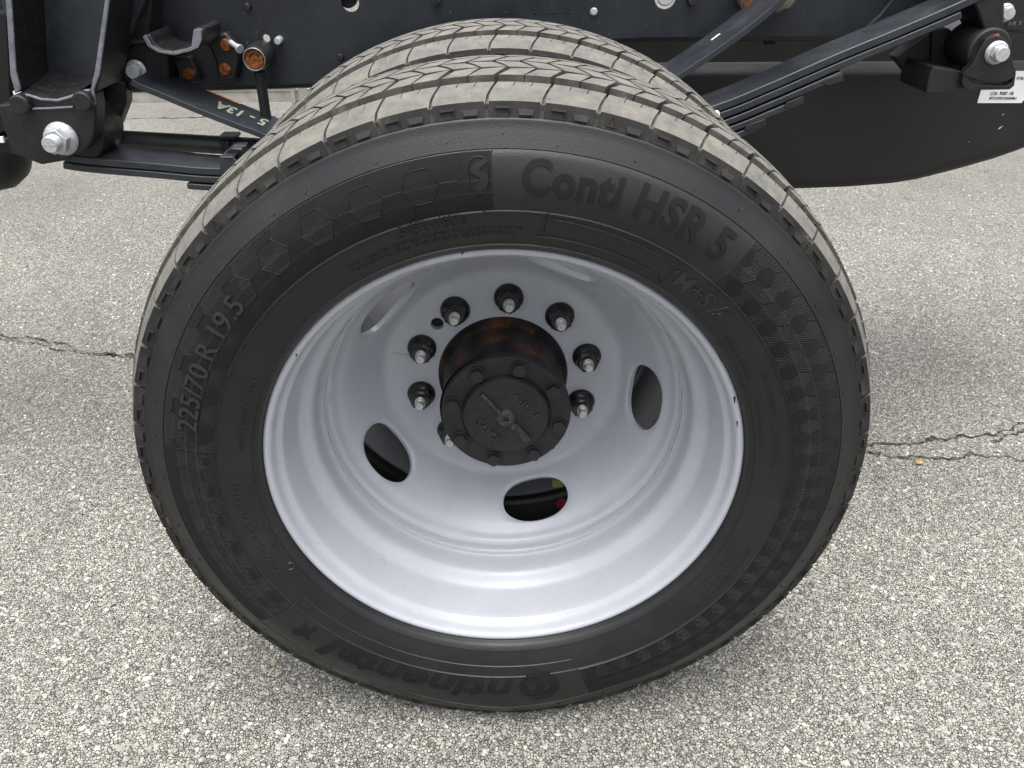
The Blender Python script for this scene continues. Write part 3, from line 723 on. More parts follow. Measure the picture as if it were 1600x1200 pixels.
wm.cyl((vx, vz), .0085, .126, .136, 20)
# thin the small hole: the cylinder caps would close it, so rebuild as an open wall
wm.f = wm.f[:-22]; wm.m = wm.m[:-22]
wm.lathe([(.0085, .126), (.0083, .127), (.0083, .136)], (vx, vz), 20)
pl_ = MB(); pl_.cyl((vx, vz), .0082, .1345, .1352, 16)  # black disc added to paint the dark depth of the hole
# weld bead runs along the rim joint
for r, y in ((.2176, .0222), (.2163, .0297)):
    pts = []
    for i in range(220):
        a = 2 * math.pi * i / 220; pts.append(((r - .0004 + random.uniform(-.0005, .0005)) * math.cos(a), y + random.uniform(-.0004, .0004), (r - .0004) * math.sin(a)))
    wm.tube(pts + pts[:1], .0016, 6, cap=False)
wheel = part(wm, 'wheel', 'wheel_paint', ang=38, fix=True)
wheel['label'] = 'silver painted outer steel wheel with five oval hand holes'
part(pl_, 'locating_hole_shade', 'flat_black', wheel)
# chips in the paint at the rim lip and specks of dirt
ch = MB()
for (px, py, w, h) in ((722, 394, 5, 7), (558, 452, 4, 4), (463, 556, 3, 4), (1128, 560, 5, 9), (1148, 626, 4, 8), (1152, 664, 3, 7)):
    P0 = [at(px + dx * w, py + dz * h, -.0905) for dx, dz in ((-.5, -.7), (.5, -.7), (.15, .6), (-.15, .6))]
    vs = []
    for p in P0:
        r = math.hypot(p.x, p.z); rr_ = min(.2600, max(.2535, r)); y_ = float(np.interp(rr_, [.2535, .2570, .2600], [-.0888, -.0900, -.0885])) - .0005
        vs.append((p.x * rr_ / r, y_, p.z * rr_ / r))
    ch.add(vs, [(0, 1, 2, 3)])
for k in range(46):
    a = random.uniform(0, 6.283); q = random.choice([(.2370, -.0330), (.2345, -.0230), (.2400, -.0480), (.1480, .1236), (.1300, .1257), (.1200, .1257), (.2188, .0100), (.1050, .1257)])
    rr_ = q[0] - .0004; w = random.uniform(.0003, .0009); da = w / rr_; l = random.uniform(.0004, .0012)
    ch.add([(rr_ * math.cos(a - da), q[1] - .0004, rr_ * math.sin(a - da)), (rr_ * math.cos(a + da), q[1] - .0004, rr_ * math.sin(a + da)), (rr_ * math.cos(a), q[1] - .0004 + l, rr_ * math.sin(a))], [(0, 1, 2)])
part(ch, 'paint_chips', 'hub_black', wheel, smooth=False, kind='stuff')
# a faint rusty trickle on the disc face
rs_ = MB(); pl = [(606, 549), (620, 552), (634, 555), (644, 554), (656, 556), (690, 558)]
for i in range(len(pl) - 1):
    a, b_ = at(*pl[i], .1256), at(*pl[i + 1], .1256); rs_.add([a + Vector((0, 0, .0005)), b_ + Vector((0, 0, .0005)), b_ - Vector((0, 0, .0004)), a - Vector((0, 0, .0006))], [(0, 1, 2, 3)])
mat('rust_stain', (.36, .29, .2), .7)
part(rs_, 'rust_streak', 'rust_stain', wheel, smooth=False)
# lug nuts and studs
def hexagon(r, ph=0): return [(r * math.cos(ph + R_(60 * k)), r * math.sin(ph + R_(60 * k))) for k in range(6)]
nutm = MB()
nutm.lathe([(.0001, .0), (.0186, .0), (.0188, -.0025), (.0180, -.0045), (.0172, -.0052), (.0150, -.0085), (.0128, -.0100)], n=28)
nutm.prism([(x, z) for x, z in hexagon(.0150)], -.0095, -.0185)
nutm.lathe([(.0135, -.0185), (.0115, -.0202), (.0070, -.0202)], n=24)
studm = MB(); sp_ = [(.0070, -.019)]
for k in range(6): sp_ += [(.0070, -.0195 - k * .0014), (.0063, -.0202 - k * .0014)]
sp_ += [(.0070, -.0282), (.0058, -.0292), (.0055, -.0335), (.0046, -.0345), (.0001, -.0345)]
studm.lathe(sp_, n=18)
nut0 = stud0 = None
for k, a in enumerate(BOLT_A):
    c = (PCD * math.cos(a), .1258, PCD * math.sin(a))
    if nut0 is None: n_ = nut0 = part(nutm, 'lug_nut', 'nut_black', wheel, ang=30); s_ = stud0 = part(studm, 'wheel_stud', 'zinc_stud', wheel, ang=30)
    else: n_ = copy_of(nut0, wheel); s_ = copy_of(stud0, wheel)
    n_.location = c; s_.location = c; n_.rotation_euler = (0, random.uniform(0, 1), 0)

# inner wheel, turned the other way round
iw = MB()
iw.lathe([(r, SP + y) for r, y in RIM[:20]] + [(.2180, SP + .05), (.233, SP + .06), (.248, SP + .083), (.26, SP + .086)], n=120)
iw.lathe([(.0852, .1400), (.0852, .1505), (.1387, .1505)], n=100)
_m = MB(); disc_mesh(_m); _c, _s = math.cos(R_(-14)), math.sin(R_(-14)); iw.add([(x * _c - z * _s, .1505 + (.126 - y) * 1.2, x * _s + z * _c) for x, y, z in _m.v], _m.f)
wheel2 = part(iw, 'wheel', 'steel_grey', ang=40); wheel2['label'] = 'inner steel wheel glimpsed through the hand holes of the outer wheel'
wheel2.data.materials[0] = MATS['shaded_wheel_paint']
stk = MB(); stk.cyl((.0885, -.2640), .0078, .1785, .1860, 20); o = part(stk, 'balance_dot', 'red_dot')
stk = MB(); q = at(872, 757, .1935); stk.box(q.x - .009, q.x + .008, .1925, .1955, q.z - .005, q.z + .008); part(stk, 'rim_sticker', 'sticker_lime', wheel2)
# ---------------- hub
hb = MB()
hb.lathe([(.0845, .150), (.0845, .122), (.0825, .118), (.0772, .112), (.0765, .045), (.0785, .042)], n=72, mi=1)
HC = (.003, 0.0)
hb.lathe([(.0780, .046), (.0790, .044), (.0790, .0315), (.0778, .030), (.0560, .030), (.0545, .0305)], HC, 72)
hb.lathe([(.0548, .031), (.0540, .027), (.0510, .0235), (.0450, .0225), (.0001, .0222)], HC, 72)
hub = part(hb, 'axle_hub', ['hub_black', 'hub_rust'], ang=34)
ang0 = R_(-50)
bar = MB(); ux, uz = math.cos(ang0), math.sin(ang0)
def rot2(x, z): return (HC[0] + x * ux - z * uz, HC[1] + x * uz + z * ux)
bar.prism([rot2(*p) for p in ((-.045, -.0026), (-.011, -.0026), (-.011, .0026), (-.045, .0026))], .0182, .0225)
bar.prism([rot2(*p) for p in ((.011, -.0045), (.043, -.0045), (.043, .0045), (.011, .0045))], .0180, .0225)
bar.lathe([(.0035, .0222), (.0036, .0175), (.0095, .0175), (.0118, .0195), (.0130, .0225)], HC, 28)
part(bar, 'cap_bar', 'hub_worn', hub, bevel=.0008)
pit = MB(); pit.cyl(HC, .0035, .0185, .0215, 14); part(pit, 'centre_hole', 'flat_black', hub)
def flat_text(name, txt, cx, cz, w, h, rot, y, n, mats, parent, off=.0):
    V, F, B = text_flat(txt, w, h, off); k = len(V); c, s = math.cos(rot), math.sin(rot)
    pts = [(cx + x * c - z * s, cz + x * s + z * c) for x, z in V]
    mb = MB(); mb.add([(x, y - n, z) for x, z in pts] + [(x, y + .0003, z) for x, z in pts], F + [(a, b_, b_ + k, a + k) for a, b_ in B])
    return part(mb, name, mats, parent, ang=30)
flat_text('cast_letters', 'GJF-1', HC[0] + .0235, .0170, .040, .0095, R_(-50), .0223, .0017, 'hub_worn', hub, .03)
flat_text('cast_letters', 'GHV5', HC[0] - .0225, -.0180, .036, .0095, R_(130), .0223, .0017, 'hub_worn', hub, .03)
bolt = MB(); bolt.cyl((0, 0), .0105, 0, -.0022, 24); bolt.prism(hexagon(.0086), -.002, -.0085); bolt.cyl((0, 0), .0045, -.0084, -.0090, 16)
b0_ = None
for k in range(8):
    a = R_(76 - 45 * k)
    if b0_ is None: b0_ = o_ = part(bolt, 'hub_bolt', 'hub_black', hub, bevel=.0005)
    else: o_ = copy_of(b0_, hub)
    o_.location = (HC[0] + .0665 * math.cos(a), .030, .0665 * math.sin(a)); o_.rotation_euler = (0, .4 * k, 0)
dr = MB(); dr.lathe([(.06, .16), (.165, .165), (.178, .185), (.178, .36), (.17, .37), (.05, .38)], n=64); part(dr, 'brake_drum', 'cast_black')
ax = MB(); ax.cyl((0, 0), .055, .36, 1.3, 28); part(ax, 'axle_tube', 'cast_black')

# ---------------- springs
SY0, SY1 = .462, .538
def leaf_line(px, Y=SY0): return [xz(a, b_, Y) for a, b_ in px]
def smooth_line(pts, n=8):
    out = []; P = [Vector((p[0], p[1], 0)) for p in pts]
    for i in range(len(P) - 1):
        p0 = P[max(i - 1, 0)]; p1 = P[i]; p2 = P[i + 1]; p3 = P[min(i + 2, len(P) - 1)]
        for k in range(n):
            t = k / n
            v = .5 * ((2 * p1) + (-p0 + p2) * t + (2 * p0 - 5 * p1 + 4 * p2 - p3) * t * t + (-p0 + 3 * p1 - 3 * p2 + p3) * t ** 3); out.append((v.x, v.y))
    out.append((P[-1].x, P[-1].y)); return out
spring = bpy.data.objects.new('leaf_spring', None); C.objects.link(spring); spring.parent = truck; spring.matrix_parent_inverse = Matrix.Translation((0, 0, -GZ))
pL = [(96, 240), (137, 246), (240, 255), (342, 263)]; pR = [(1112, 166), (1200, 131), (1310, 83), (1400, 46), (1500, 3), (1560, -26)]
LL = leaf_line(pL); RL = leaf_line(pR)
mid = [(-.30, LL[-1][1] + .004), (-.15, .185), (0, .19), (.15, (.19 + RL[0][1]) / 2 - .012)]
main = smooth_line(LL + mid + RL)
def offset(line, d, x0, x1):
    o = []
    for i, (x, z) in enumerate(line):
        a = line[max(i - 1, 0)]; b_ = line[min(i + 1, len(line) - 1)]; dx, dz = b_[0] - a[0], b_[1] - a[1]; l = math.hypot(dx, dz)
        o.append((x + dz / l * d, z - dx / l * d))
    return [p for p in o if x0 <= p[0] <= x1]
xe = lambda px, py: at(px, py, SY0).x
for i, (d, th, x0, x1) in enumerate(((0, .0115, -9, 9), (.0135, .0105, -9, xe(1510, 20)), (.027, .0095, xe(284, 285), xe(1317, 124)), (.0395, .0095, -.36, xe(1255, 157)), (.052, .0095, -.33, xe(1196, 192)))):
    mb = MB(); ln = offset(main, d, x0, x1)
    mb.strip(ln, th, SY0, SY1)
    part(mb, 'leaf', 'spring_paint', spring, bevel=.0016, ang=40)
# worn leaf tips
for (a, b_) in (((1285, 131), (1318, 121)), ((1225, 168), (1256, 156)), ((1163, 204), (1197, 191))):
    mb = MB(); p0 = xz(*a, SY0 - .002); p1 = xz(*b_, SY0 - .002); d = (p1[0] - p0[0], p1[1] - p0[1]); l = math.hypot(*d); nx, nz = -d[1] / l, d[0] / l
    mb.prism([(p0[0] + nx * .001, p0[1] + nz * .001), (p0[0] + d[0] * .2 + nx * .0055, p0[1] + d[1] * .2 + nz * .0055), (p1[0] + nx * .0055, p1[1] + nz * .0055), (p1[0] - nx * .0055, p1[1] - nz * .0055), (p0[0] + d[0] * .25 - nx * .0055, p0[1] + d[1] * .25 - nz * .0055)], SY0 - .002, SY0 + .004)
    part(mb, 'leaf_tip', 'black_plastic', spring, bevel=.0008)
# spring clip and its bolt on the left
mb = MB(); p = [xz(*q, SY0 - .006) for q in ((343, 250), (350, 246), (364, 246), (371, 252), (371, 281), (343, 281))]
mb.prism(p, SY0 - .006, SY0 - .001); mb.box(p[0][0], p[4][0], SY0 - .006, SY1 + .006, p[1][1] - .004, p[1][1] + .001)
part(mb, 'spring_clip', 'spring_paint', spring, bevel=.0015)
mb = MB(); p = [xz(*q, SY0 + .02) for q in ((355, 236), (362, 230), (380, 231), (384, 238), (382, 249), (358, 248))]; mb.prism(p, SY0 + .015, SY0 + .04)
part(mb, 'clip_block', 'nut_black', spring, bevel=.0015)
# helper leaf above
hl = smooth_line(leaf_line([(206, 124), (218, 131), (250, 144), (300, 165), (345, 183), (395, 202), (440, 215)], .472) + [(-.2, .215), (0, .222), (.15, .25)] + leaf_line([(1050, 122), (1100, 90), (1150, 55), (1185, 28), (1215, 2), (1245, -28)], .472))
mb = MB(); mb.strip(hl, .0085, .472, .574); helper = part(mb, 'helper_leaf', 'spring_paint', spring, bevel=.0016, ang=40)
# white paint writing on the helper leaf (upside down as seen) and an orange line
def leaf_pt(u, v, lift=.0006):
    """u = x position, v = 0..1 across the leaf"""
    z = float(np.interp(u, [q[0] for q in hl], [q[1] for q in hl])); return Vector((u, .472 + .102 * v, z + lift))
mk = MB()
V, F, B = text_flat('5 - 13A', 1.0, 1.0, .03)
xa_, xb_ = at(341, 172, .53).x, at(419, 196, .53).x
mk.add([leaf_pt(xa_ + (xb_ - xa_) * (.5 - x), (.50 - y * .36)) for x, y in V], F)
part(mk, 'paint_writing', 'paint_mark', spring, smooth=False, fix=False)
mk = MB(); xs = np.linspace(at(318, 152, .55).x, at(372, 172, .55).x, 8)
for i in range(7): mk.add([leaf_pt(xs[i], .93), leaf_pt(xs[i + 1], .93), leaf_pt(xs[i + 1], .99), leaf_pt(xs[i], .99)], [(0, 1, 2, 3)])
part(mk, 'orange_line', 'orange_mark', spring, smooth=False, fix=False)
mk = MB(); xs = np.linspace(at(1119, 65, .5).x, at(1133, 56, .5).x, 4)
for i in range(3): mk.add([leaf_pt(xs[i], .55), leaf_pt(xs[i + 1], .55), leaf_pt(xs[i + 1], .62), leaf_pt(xs[i], .62)], [(0, 1, 2, 3)])
part(mk, 'scuff', 'scuff_white', spring, smooth=False, fix=False)
# axle seat, U bolts, small white tag beside the spring
mb = MB(); mb.box(-.07, .07, .455, .545, .05, .15); mb.box(-.08, .08, .45, .55, .215, .245); part(mb, 'spring_seat', 'cast_black', bevel=.004)
for x in (-.055, .055):
    mb = MB(); mb.tube([(x, .452, -.02), (x, .452, .25), (x, .47, .265), (x, .53, .265), (x, .548, .25), (x, .548, -.02)], .009, 12); part(mb, 'u_bolt', 'cast_black')
mb = MB(); q = [at(*c, .45) for c in ((1112, 177), (1124, 174), (1127, 192), (1118, 190))]; mb.prism([(v.x, v.z) for v in q], .45, .46); part(mb, 'axle_tag', 'label_white', bevel=.001)

# ---------------- frame rail
RY = .60
zl = xz(380, 133, RY)[1]; zr = xz(1200, 57, RY)[1]
botl = [(-2.6, zl - .012), (xz(240, 138, RY)[0], zl - .004), (-.36, zl), (-.2, zl + .006), (.12, zr - .004), (.25, zr), (.5, zr), (xz(1340, 52, RY)[0], xz(1340, 52, RY)[1]), (.62, zr + .04), (.75, zr + .075), (2.6, zr + .1)]
TOP = .57
outline = botl + [(2.6, TOP), (-2.6, TOP)]
hole_px = ((547, 4, 14), (928, 18, 6), (416, 60, 6), (1040, -4, 17), (660, -25, 12))
holes = [circle(xz(a, b_, RY), r * mpp(a, b_, RY), 24) for a, b_, r in hole_px]
V, F = fill2d([outline] + holes)
mb = MB(); mb.add([(x, RY, z) for x, z in V], F); mb.add([(x, RY + .007, z) for x, z in V], [tuple(reversed(f)) for f in F])
for lp in holes:
    n = len(lp); mb.add([(x, RY, z) for x, z in lp] + [(x, RY + .007, z) for x, z in lp], [(i, (i + 1) % n, (i + 1) % n + n, i + n) for i in range(n)])
n = len(botl)     # rounded lower flange going in
vs = []
for x, z in botl: vs += [(x, RY, z), (x, RY + .004, z - .006), (x, RY + .012, z - .009), (x, RY + .075, z - .009), (x, RY + .075, z - .002), (x, RY + .012, z - .002)]
fs = [(6 * i + k, 6 * i + 6 + k, 6 * i + 7 + k, 6 * i + 1 + k) for i in range(n - 1) for k in range(5)]
mb.add(vs, fs)
rail = part(mb, 'frame_rail', 'rail_paint', ang=30, fix=False)
def disc_bolt(name, px, py, r, Y, m_, parent, h=.008, hexr=None, ph=.3, wash=None):
    c = xz(px, py, Y); k = mpp(px, py, Y); mb = MB()
    if wash: mb.lathe([(wash * k, 0), (wash * k, -.0015), (wash * k * .8, -.004), (.0005, -.004)], n=28); o_ = .004
    else: o_ = 0
    if hexr: mb.prism(hexagon(hexr * k, ph), -o_ + .0002, -o_ - h * .6); mb.cyl((0, 0), r * k, -o_ - h * .6, -o_ - h, 20)
    else: mb.lathe([(r * k, 0), (r * k, -h * .55), (r * k * .86, -h), (.0005, -h)], n=24)
    o = part(mb, name, m_, parent, bevel=.0006, ang=30); o.location = (c[0], Y, c[1]); return o
disc_bolt('rail_bolt', 388, 10, 5.5, RY, 'nut_black', rail, .008)
disc_bolt('rail_stud_and_hole_light', 437, 62, 6, RY, 'zinc', rail, .016)
disc_bolt('rail_bolt', 683, 2, 5.5, RY, 'nut_black', rail, .008)
disc_bolt('rail_bolt', 533, 88, 5, RY, 'nut_black', rail, .01)
disc_bolt('rail_bolt', 1080, 1, 7, RY, 'nut_black', rail, .01)
disc_bolt('rail_stud_and_hole_light', 928, 18, 5.5, RY, 'zinc', rail, .004)  # pale disc in the hole paints the bright ground beyond
disc_bolt('rail_stud_and_hole_light', 1040, -6, 14, RY, 'zinc', rail, .003)  # pale disc paints the brightness seen through the big hole
mb = MB(); c = xz(543, -2, RY + .012); mb.cyl(c, 14 * mpp(543, -2, RY), RY + .012, RY + .03, 24); part(mb, 'hole_shade_disc', 'flat_black', rail)  # dark disc added behind the rail hole to paint its shade
c = xz(863, 13, RY); flat_text('stamped_number', '5319P315', c[0], c[1], 60 * mpp(863, 13, RY), 13 * mpp(863, 13, RY), math.pi, RY, .0012, 'spring_paint', rail)
mb = MB()       # marks of scraped paint
for px, py, l in ((380, 22, 3), (400, 52, 4), (965, 12, 2), (790, 20, 3), (386, 68, 4), (540, 70, 2), (1010, 40, 2)):
    c = xz(px, py, RY); k = mpp(px, py, RY); mb.add([(c[0], RY - .0006, c[1]), (c[0] + l * k * .4, RY - .0006, c[1] + l * k * .3), (c[0] + l * k * .2, RY - .0006, c[1] + l * k)], [(0, 1, 2)])
rs3 = random.Random(21)
for i in range(90):
    px, py = rs3.uniform(380, 1330), rs3.uniform(2, 125)
    c = xz(px, py, RY)
    if c[1] < float(np.interp(c[0], [q[0] for q in botl], [q[1] for q in botl])) + .006: continue
    k = mpp(px, py, RY) * rs3.choice((.5, .6, .8, 1.3)); a = rs3.uniform(0, 6.28); l = rs3.uniform(.6, 2.2)
    mb.add([(c[0] - k * .5, RY - .0005, c[1]), (c[0] + l * k * math.cos(a), RY - .0005, c[1] + l * k * math.sin(a)), (c[0] + k * .4, RY - .0005, c[1] + k * .5)], [(0, 1, 2)])
part(mb, 'paint_scrapes', 'steel_grey', rail, smooth=False, kind='stuff')
# seam strip under the rail on the right, clip at (1205,62)
# ---------------- front spring hanger (left)
hg = MB(); HY = .43; HB = .525
pp = lambda pts, Y: [xz(a, b_, Y) for a, b_ in pts]
hg.prism(pp([(20, 149), (36, 145), (64, 153), (90, 155), (112, 150), (128, 141), (146, 146), (150, 165), (149, 205), (142, 224), (128, 238), (110, 244), (92, 246), (70, 240), (48, 226), (33, 205), (24, 180)], HY), HY, HY + .035)
hg.prism(pp([(30, 150), (160, 140), (158, 200), (140, 232), (95, 240), (50, 222)], HB), HY + .03, HB + .02)
hw_ = MB(); hw_.prism(pp([(-40, -120), (280, -120), (200, 60), (175, 130), (60, 130), (20, 60)], HB), HB, HB + .02)     # back panel
# sloping shelf between the ribs
fr = [(32, 146), (64, 152), (90, 154), (112, 149), (146, 128)]; bk = [(72, 108), (88, 113), (105, 118), (120, 119), (160, 112)]
vs = [at(a, b_, HY) for a, b_ in fr] + [at(a, b_, HB) for a, b_ in bk] + [at(a, b_ + 12, HY) for a, b_ in fr] + [at(a, b_ + 12, HB) for a, b_ in bk]
hg.add(vs, [(i, i + 1, i + 6, i + 5) for i in range(4)] + [(i + 10, i + 15, i + 16, i + 11) for i in range(4)])
# ribs
hg.prism(pp([(3, -90), (14, -90), (18, 0), (26, 110), (34, 141), (22, 147), (15, 115), (9, 0)], HY + .003), HY + .003, HB + .004)
hg.prism(pp([(164, 0), (174, -90), (184, -90), (172, 0), (157, 116), (149, 146), (141, 139), (148, 112)], HY + .003), HY + .003, HB + .004)
hanger = part(hg, 'spring_hanger', 'cast_black', bevel=.003, ang=34)
part(hw_, 'hanger_web', 'spring_paint', hanger, bevel=.002)
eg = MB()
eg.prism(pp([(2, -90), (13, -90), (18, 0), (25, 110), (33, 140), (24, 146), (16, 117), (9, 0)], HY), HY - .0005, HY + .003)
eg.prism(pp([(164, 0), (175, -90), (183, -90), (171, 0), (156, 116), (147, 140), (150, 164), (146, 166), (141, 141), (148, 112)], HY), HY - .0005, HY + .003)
part(eg, 'rib_edge_sheen', 'cast_edge_sheen', hanger, bevel=.0012)  # pale strips paint the sky sheen along the rib edges
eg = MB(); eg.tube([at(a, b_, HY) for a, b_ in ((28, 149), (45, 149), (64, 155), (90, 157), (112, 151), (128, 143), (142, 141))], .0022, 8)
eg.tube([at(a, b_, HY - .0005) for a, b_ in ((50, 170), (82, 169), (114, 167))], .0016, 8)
part(eg, 'cast_ridge', 'cast_edge_sheen', hanger)
for px, py in ((29, 164), (127, 159)):
    c = xz(px, py, HY - .014); mb = MB(); mb.lathe([(15 * mpp(px, py, HY), .02), (15 * mpp(px, py, HY), .002), (12.5 * mpp(px, py, HY), 0), (.0004, 0)], n=28)
    o = part(mb, 'boss', 'cast_black', hanger, ang=34); o.location = (c[0], HY - .014, c[1])
# bright flange nut on its bolt
c = xz(97, 216, HY); k = mpp(97, 216, HY)
mb = MB(); mb.lathe([(26 * k, 0), (26 * k, -.003), (22 * k, -.008), (17 * k, -.010)], n=36); mb.prism(hexagon(20 * k, .2), -.008, -.024); o = part(mb, 'flange_nut', 'zinc', hanger, bevel=.0012); o.location = (c[0], HY - .001, c[1])
mb = MB(); sp_ = [(12.5 * k, -.02)]
for i in range(7): sp_ += [(12.8 * k, -.0245 - i * .0018), (11.6 * k, -.0254 - i * .0018)]
sp_ += [(12.6 * k, -.037), (11.2 * k, -.039), (.0003, -.039)]
mb.lathe(sp_, n=28); mb.box(-.010, .010, -.0396, -.0388, -.0006, .0006); o = part(mb, 'pivot_bolt', 'zinc', hanger, ang=28); o.location = (c[0], HY - .001, c[1])
# spring eye, bushing and inner ear behind the plate
mb = MB(); mb.cyl(c, .047, HY + .035, SY1 + .004, 36); part(mb, 'spring_eye', 'cast_black', spring, bevel=.003)
mb = MB(); mb.prism(pp([(160, 122), (190, 132), (191, 165), (178, 200), (150, 222), (120, 225)], .52), .535, .565); part(mb, 'hanger_ear', 'cast_black', hanger, bevel=.003)
mb = MB(); mb.prism(pp([(150, 130), (215, 62), (262, 66), (266, 128), (240, 140), (215, 139), (186, 146), (170, 190)], .55), .545, RY - .001); part(mb, 'bracket_casting', 'cast_black', bevel=.004)
o = disc_bolt('flange_bolt', 213, 110, 10.5, .540, 'zinc', truck, .012, 12, .35, wash=16); o.matrix_parent_inverse = Matrix.Translation((0, 0, -GZ))
rb = random.Random(3); mb = MB()
for i in range(26):     # coarse cast pimples
    px, py = rb.uniform(196, 256), rb.uniform(78, 128); cc = xz(px, py, .5445)
    if math.hypot(px - 213, py - 110) > 19: mb.lathe([(.0014, .001), (.0011, -.0006), (.0002, -.0010)], cc, 8); mb.v = mb.v[:-24] + [(x, y + .5445, z) for x, y, z in mb.v[-24:]]
part(mb, 'cast_pimples', 'cast_black', truck, kind='stuff')
# upright cast plate with letters
mb = MB(); mb.prism(pp([(176, -90), (243, -90), (236, 20), (232, 64), (184, 67), (184, 10)], .55), .55, RY - .001); mb.prism(pp([(183, 62), (232, 60), (234, 68), (183, 70)], .545), .535, .56)
cast = part(mb, 'bracket_plate', 'cast_black', bevel=.003)
c = xz(210, 23, .55); flat_text('cast_letters', 'AO', c[0], c[1], .022, .011, R_(-8), .55, .0012, 'cast_black', cast, .02)
o = disc_bolt('plate_bolt', 206, -6, 15, .55, 'cast_black', cast, .012)
mb = MB(); mb.tube([at(183, 66, .545), at(232, 64, .545)], .0018, 8); part(mb, 'shelf_edge', 'cast_edge_sheen', cast)

# ---------------- saddle (bump stop seat) and rusty bolts
sa = MB(); SYA, SYB = .49, .575
oute = [(221, 57), (230, 52), (236, 56), (242, 70), (254, 77), (272, 79), (290, 75), (300, 70), (302, 46), (306, 43), (318, 45), (320, 62), (314, 76), (300, 82), (272, 88), (245, 84), (229, 73)]
sa.prism(pp(oute, SYA), SYA, SYB)
saddle = part(sa, 'saddle', 'cast_black', bevel=.003)
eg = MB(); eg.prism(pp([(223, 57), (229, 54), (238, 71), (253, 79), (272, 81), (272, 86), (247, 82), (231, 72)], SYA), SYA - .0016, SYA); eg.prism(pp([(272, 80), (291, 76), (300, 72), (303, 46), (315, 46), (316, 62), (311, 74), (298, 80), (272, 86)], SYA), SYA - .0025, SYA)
part(eg, 'edge_sheen', 'cast_edge_sheen', saddle, bevel=.0015)  # pale strips paint a sheen on the saddle's front edge
mb = MB(); mb.prism(pp([(266, 92), (296, 88), (308, 108), (312, 128), (280, 134), (276, 112)], .575), .575, RY - .001); mb.prism(pp([(318, 62), (352, 50), (372, 72), (374, 96), (368, 126), (340, 130), (337, 98), (330, 80)], .575), .575, RY - .001)
part(mb, 'saddle_foot', 'cast_black', bevel=.004)
for px, py in ((296, 114), (352, 108), (354, 70)):
    o = disc_bolt('rusty_bolt', px, py, 9.5, .575, 'rust', truck, .007); o.matrix_parent_inverse = Matrix.Translation((0, 0, -GZ))
mb = MB(); a = at(360, 66, .57); b_ = at(374, 76, .555); mb.tube([a, b_], .0045, 12); mb.tube([b_, b_ + (b_ - a) * .1], [.0072, .0068], 12); part(mb, 'clamp_screw', 'zinc', bevel=0)
# ---------------- stabiliser link
c = xz(397, 93, .535); k = mpp(397, 93, .535); mb = MB()
mb.lathe([(18.5 * k, .06), (20.5 * k, .052), (20.5 * k, .012), (18 * k, .002), (17.2 * k, 0), (16.2 * k, .003)], c, 36)
mb.v = [(x, y + .535, z) for x, y, z in mb.v]; mb.tube([at(405, 112, .555), at(411, 150, .556), at(417, 190, .557), at(430, 260, .56)], 8.5 * k, 16)
link = part(mb, 'stabiliser_link', 'cast_black', ang=34)
mb = MB(); mb.lathe([(16.4 * k, .003), (13.8 * k, .0045), (13.5 * k, .0025), (9 * k, .002), (8.5 * k, .004), (.0004, .0035)], n=32); o = part(mb, 'rusty_cap', 'rust', link, ang=40); o.location = (c[0], .535, c[1])
mb = MB(); mb.lathe([(17.6 * k, .0), (16.6 * k, -.0015), (15.8 * k, .002)], n=36); o = part(mb, 'retaining_ring', 'steel_grey', link); o.location = (c[0], .535, c[1])

# ---------------- tube, far-left pieces, beam beyond
mb = MB(); mb.tube([at(140, 214, .575), at(175, 217, .575), at(300, 224, .575), at(460, 233, .575)], 14 * mpp(300, 224, .575), 16); mat('tube_grey', (.034, .034, .0335), .5, spec=.45, var=[((.029, .029, .0285), .4), ((.042, .042, .041), .7)], vscale=30, bump=.1); tb = part(mb, 'round_tube', 'tube_grey')
mb = MB(); q = at(360, 226, .575); mb.tube([q + Vector((-.013, 0, 0)), q + Vector((.013, 0, 0))], 15.5 * mpp(360, 226, .575), 16); mb.box(q.x - .012, q.x + .016, .555, .59, q.z + .013, q.z + .018); mb.box(q.x - .006, q.x + .006, .553, .562, q.z - .006, q.z + .012)
part(mb, 'tube_clip', 'black_plastic', tb, bevel=.001)
mb = MB(); cx_, cz_ = xz(-30, 236, .58); mb.v = []; prof_ = [(.0, .075), (.02, .073), (.045, .06), (.06, .04), (.068, .0), (.068, -.4)]
n = 32
vs = [(cx_ + yy, .58 + r * math.cos(2 * math.pi * i / n), cz_ + r * math.sin(2 * math.pi * i / n)) for i in range(n) for r, yy in [(p[0] + .0003, p[1]) for p in prof_]]
kk = len(prof_); mb.add(vs, [(i * kk + q, ((i + 1) % n) * kk + q, ((i + 1) % n) * kk + q + 1, i * kk + q + 1) for i in range(n) for q in range(kk - 1)])
part(mb, 'air_tank', 'black_plastic', ang=40)
mb = MB(); mb.prism(pp([(-30, 214), (42, 218), (46, 236), (62, 246), (50, 248), (10, 240), (-30, 244)], .50), .50, .51); mb.prism(pp([(-60, 20), (10, 20), (16, 148), (24, 200), (-10, 212), (-60, 210)], .535), .535, .58); side = part(mb, 'tank_bracket', 'flat_black', bevel=.002)
mb = MB(); mb.box(*sorted((xz(4, 149, .5)[0], xz(16, 149, .5)[0])), .53, .534, *sorted((xz(4, 159, .5)[1], xz(4, 149, .5)[1]))); part(mb, 'white_tag', 'label_white', side); mb = MB(); mb.box(*sorted((xz(-20, 218, .49)[0], xz(5, 218, .49)[0])), .49, .494, *sorted((xz(0, 223, .49)[1], xz(0, 214, .49)[1]))); part(mb, 'white_tag', 'label_white', side)
mb = MB(); q0 = at(285, 138, 1.6); q1 = at(520, 138, 1.6); q2 = at(300, 160, 1.6)
mb.box(q0.x - .4, q1.x + .3, 1.6, 1.64, q2.z, q0.z); mb.box(q0.x - .4, q1.x + .3, 1.598, 1.6, q0.z - .010, q0.z - .002)
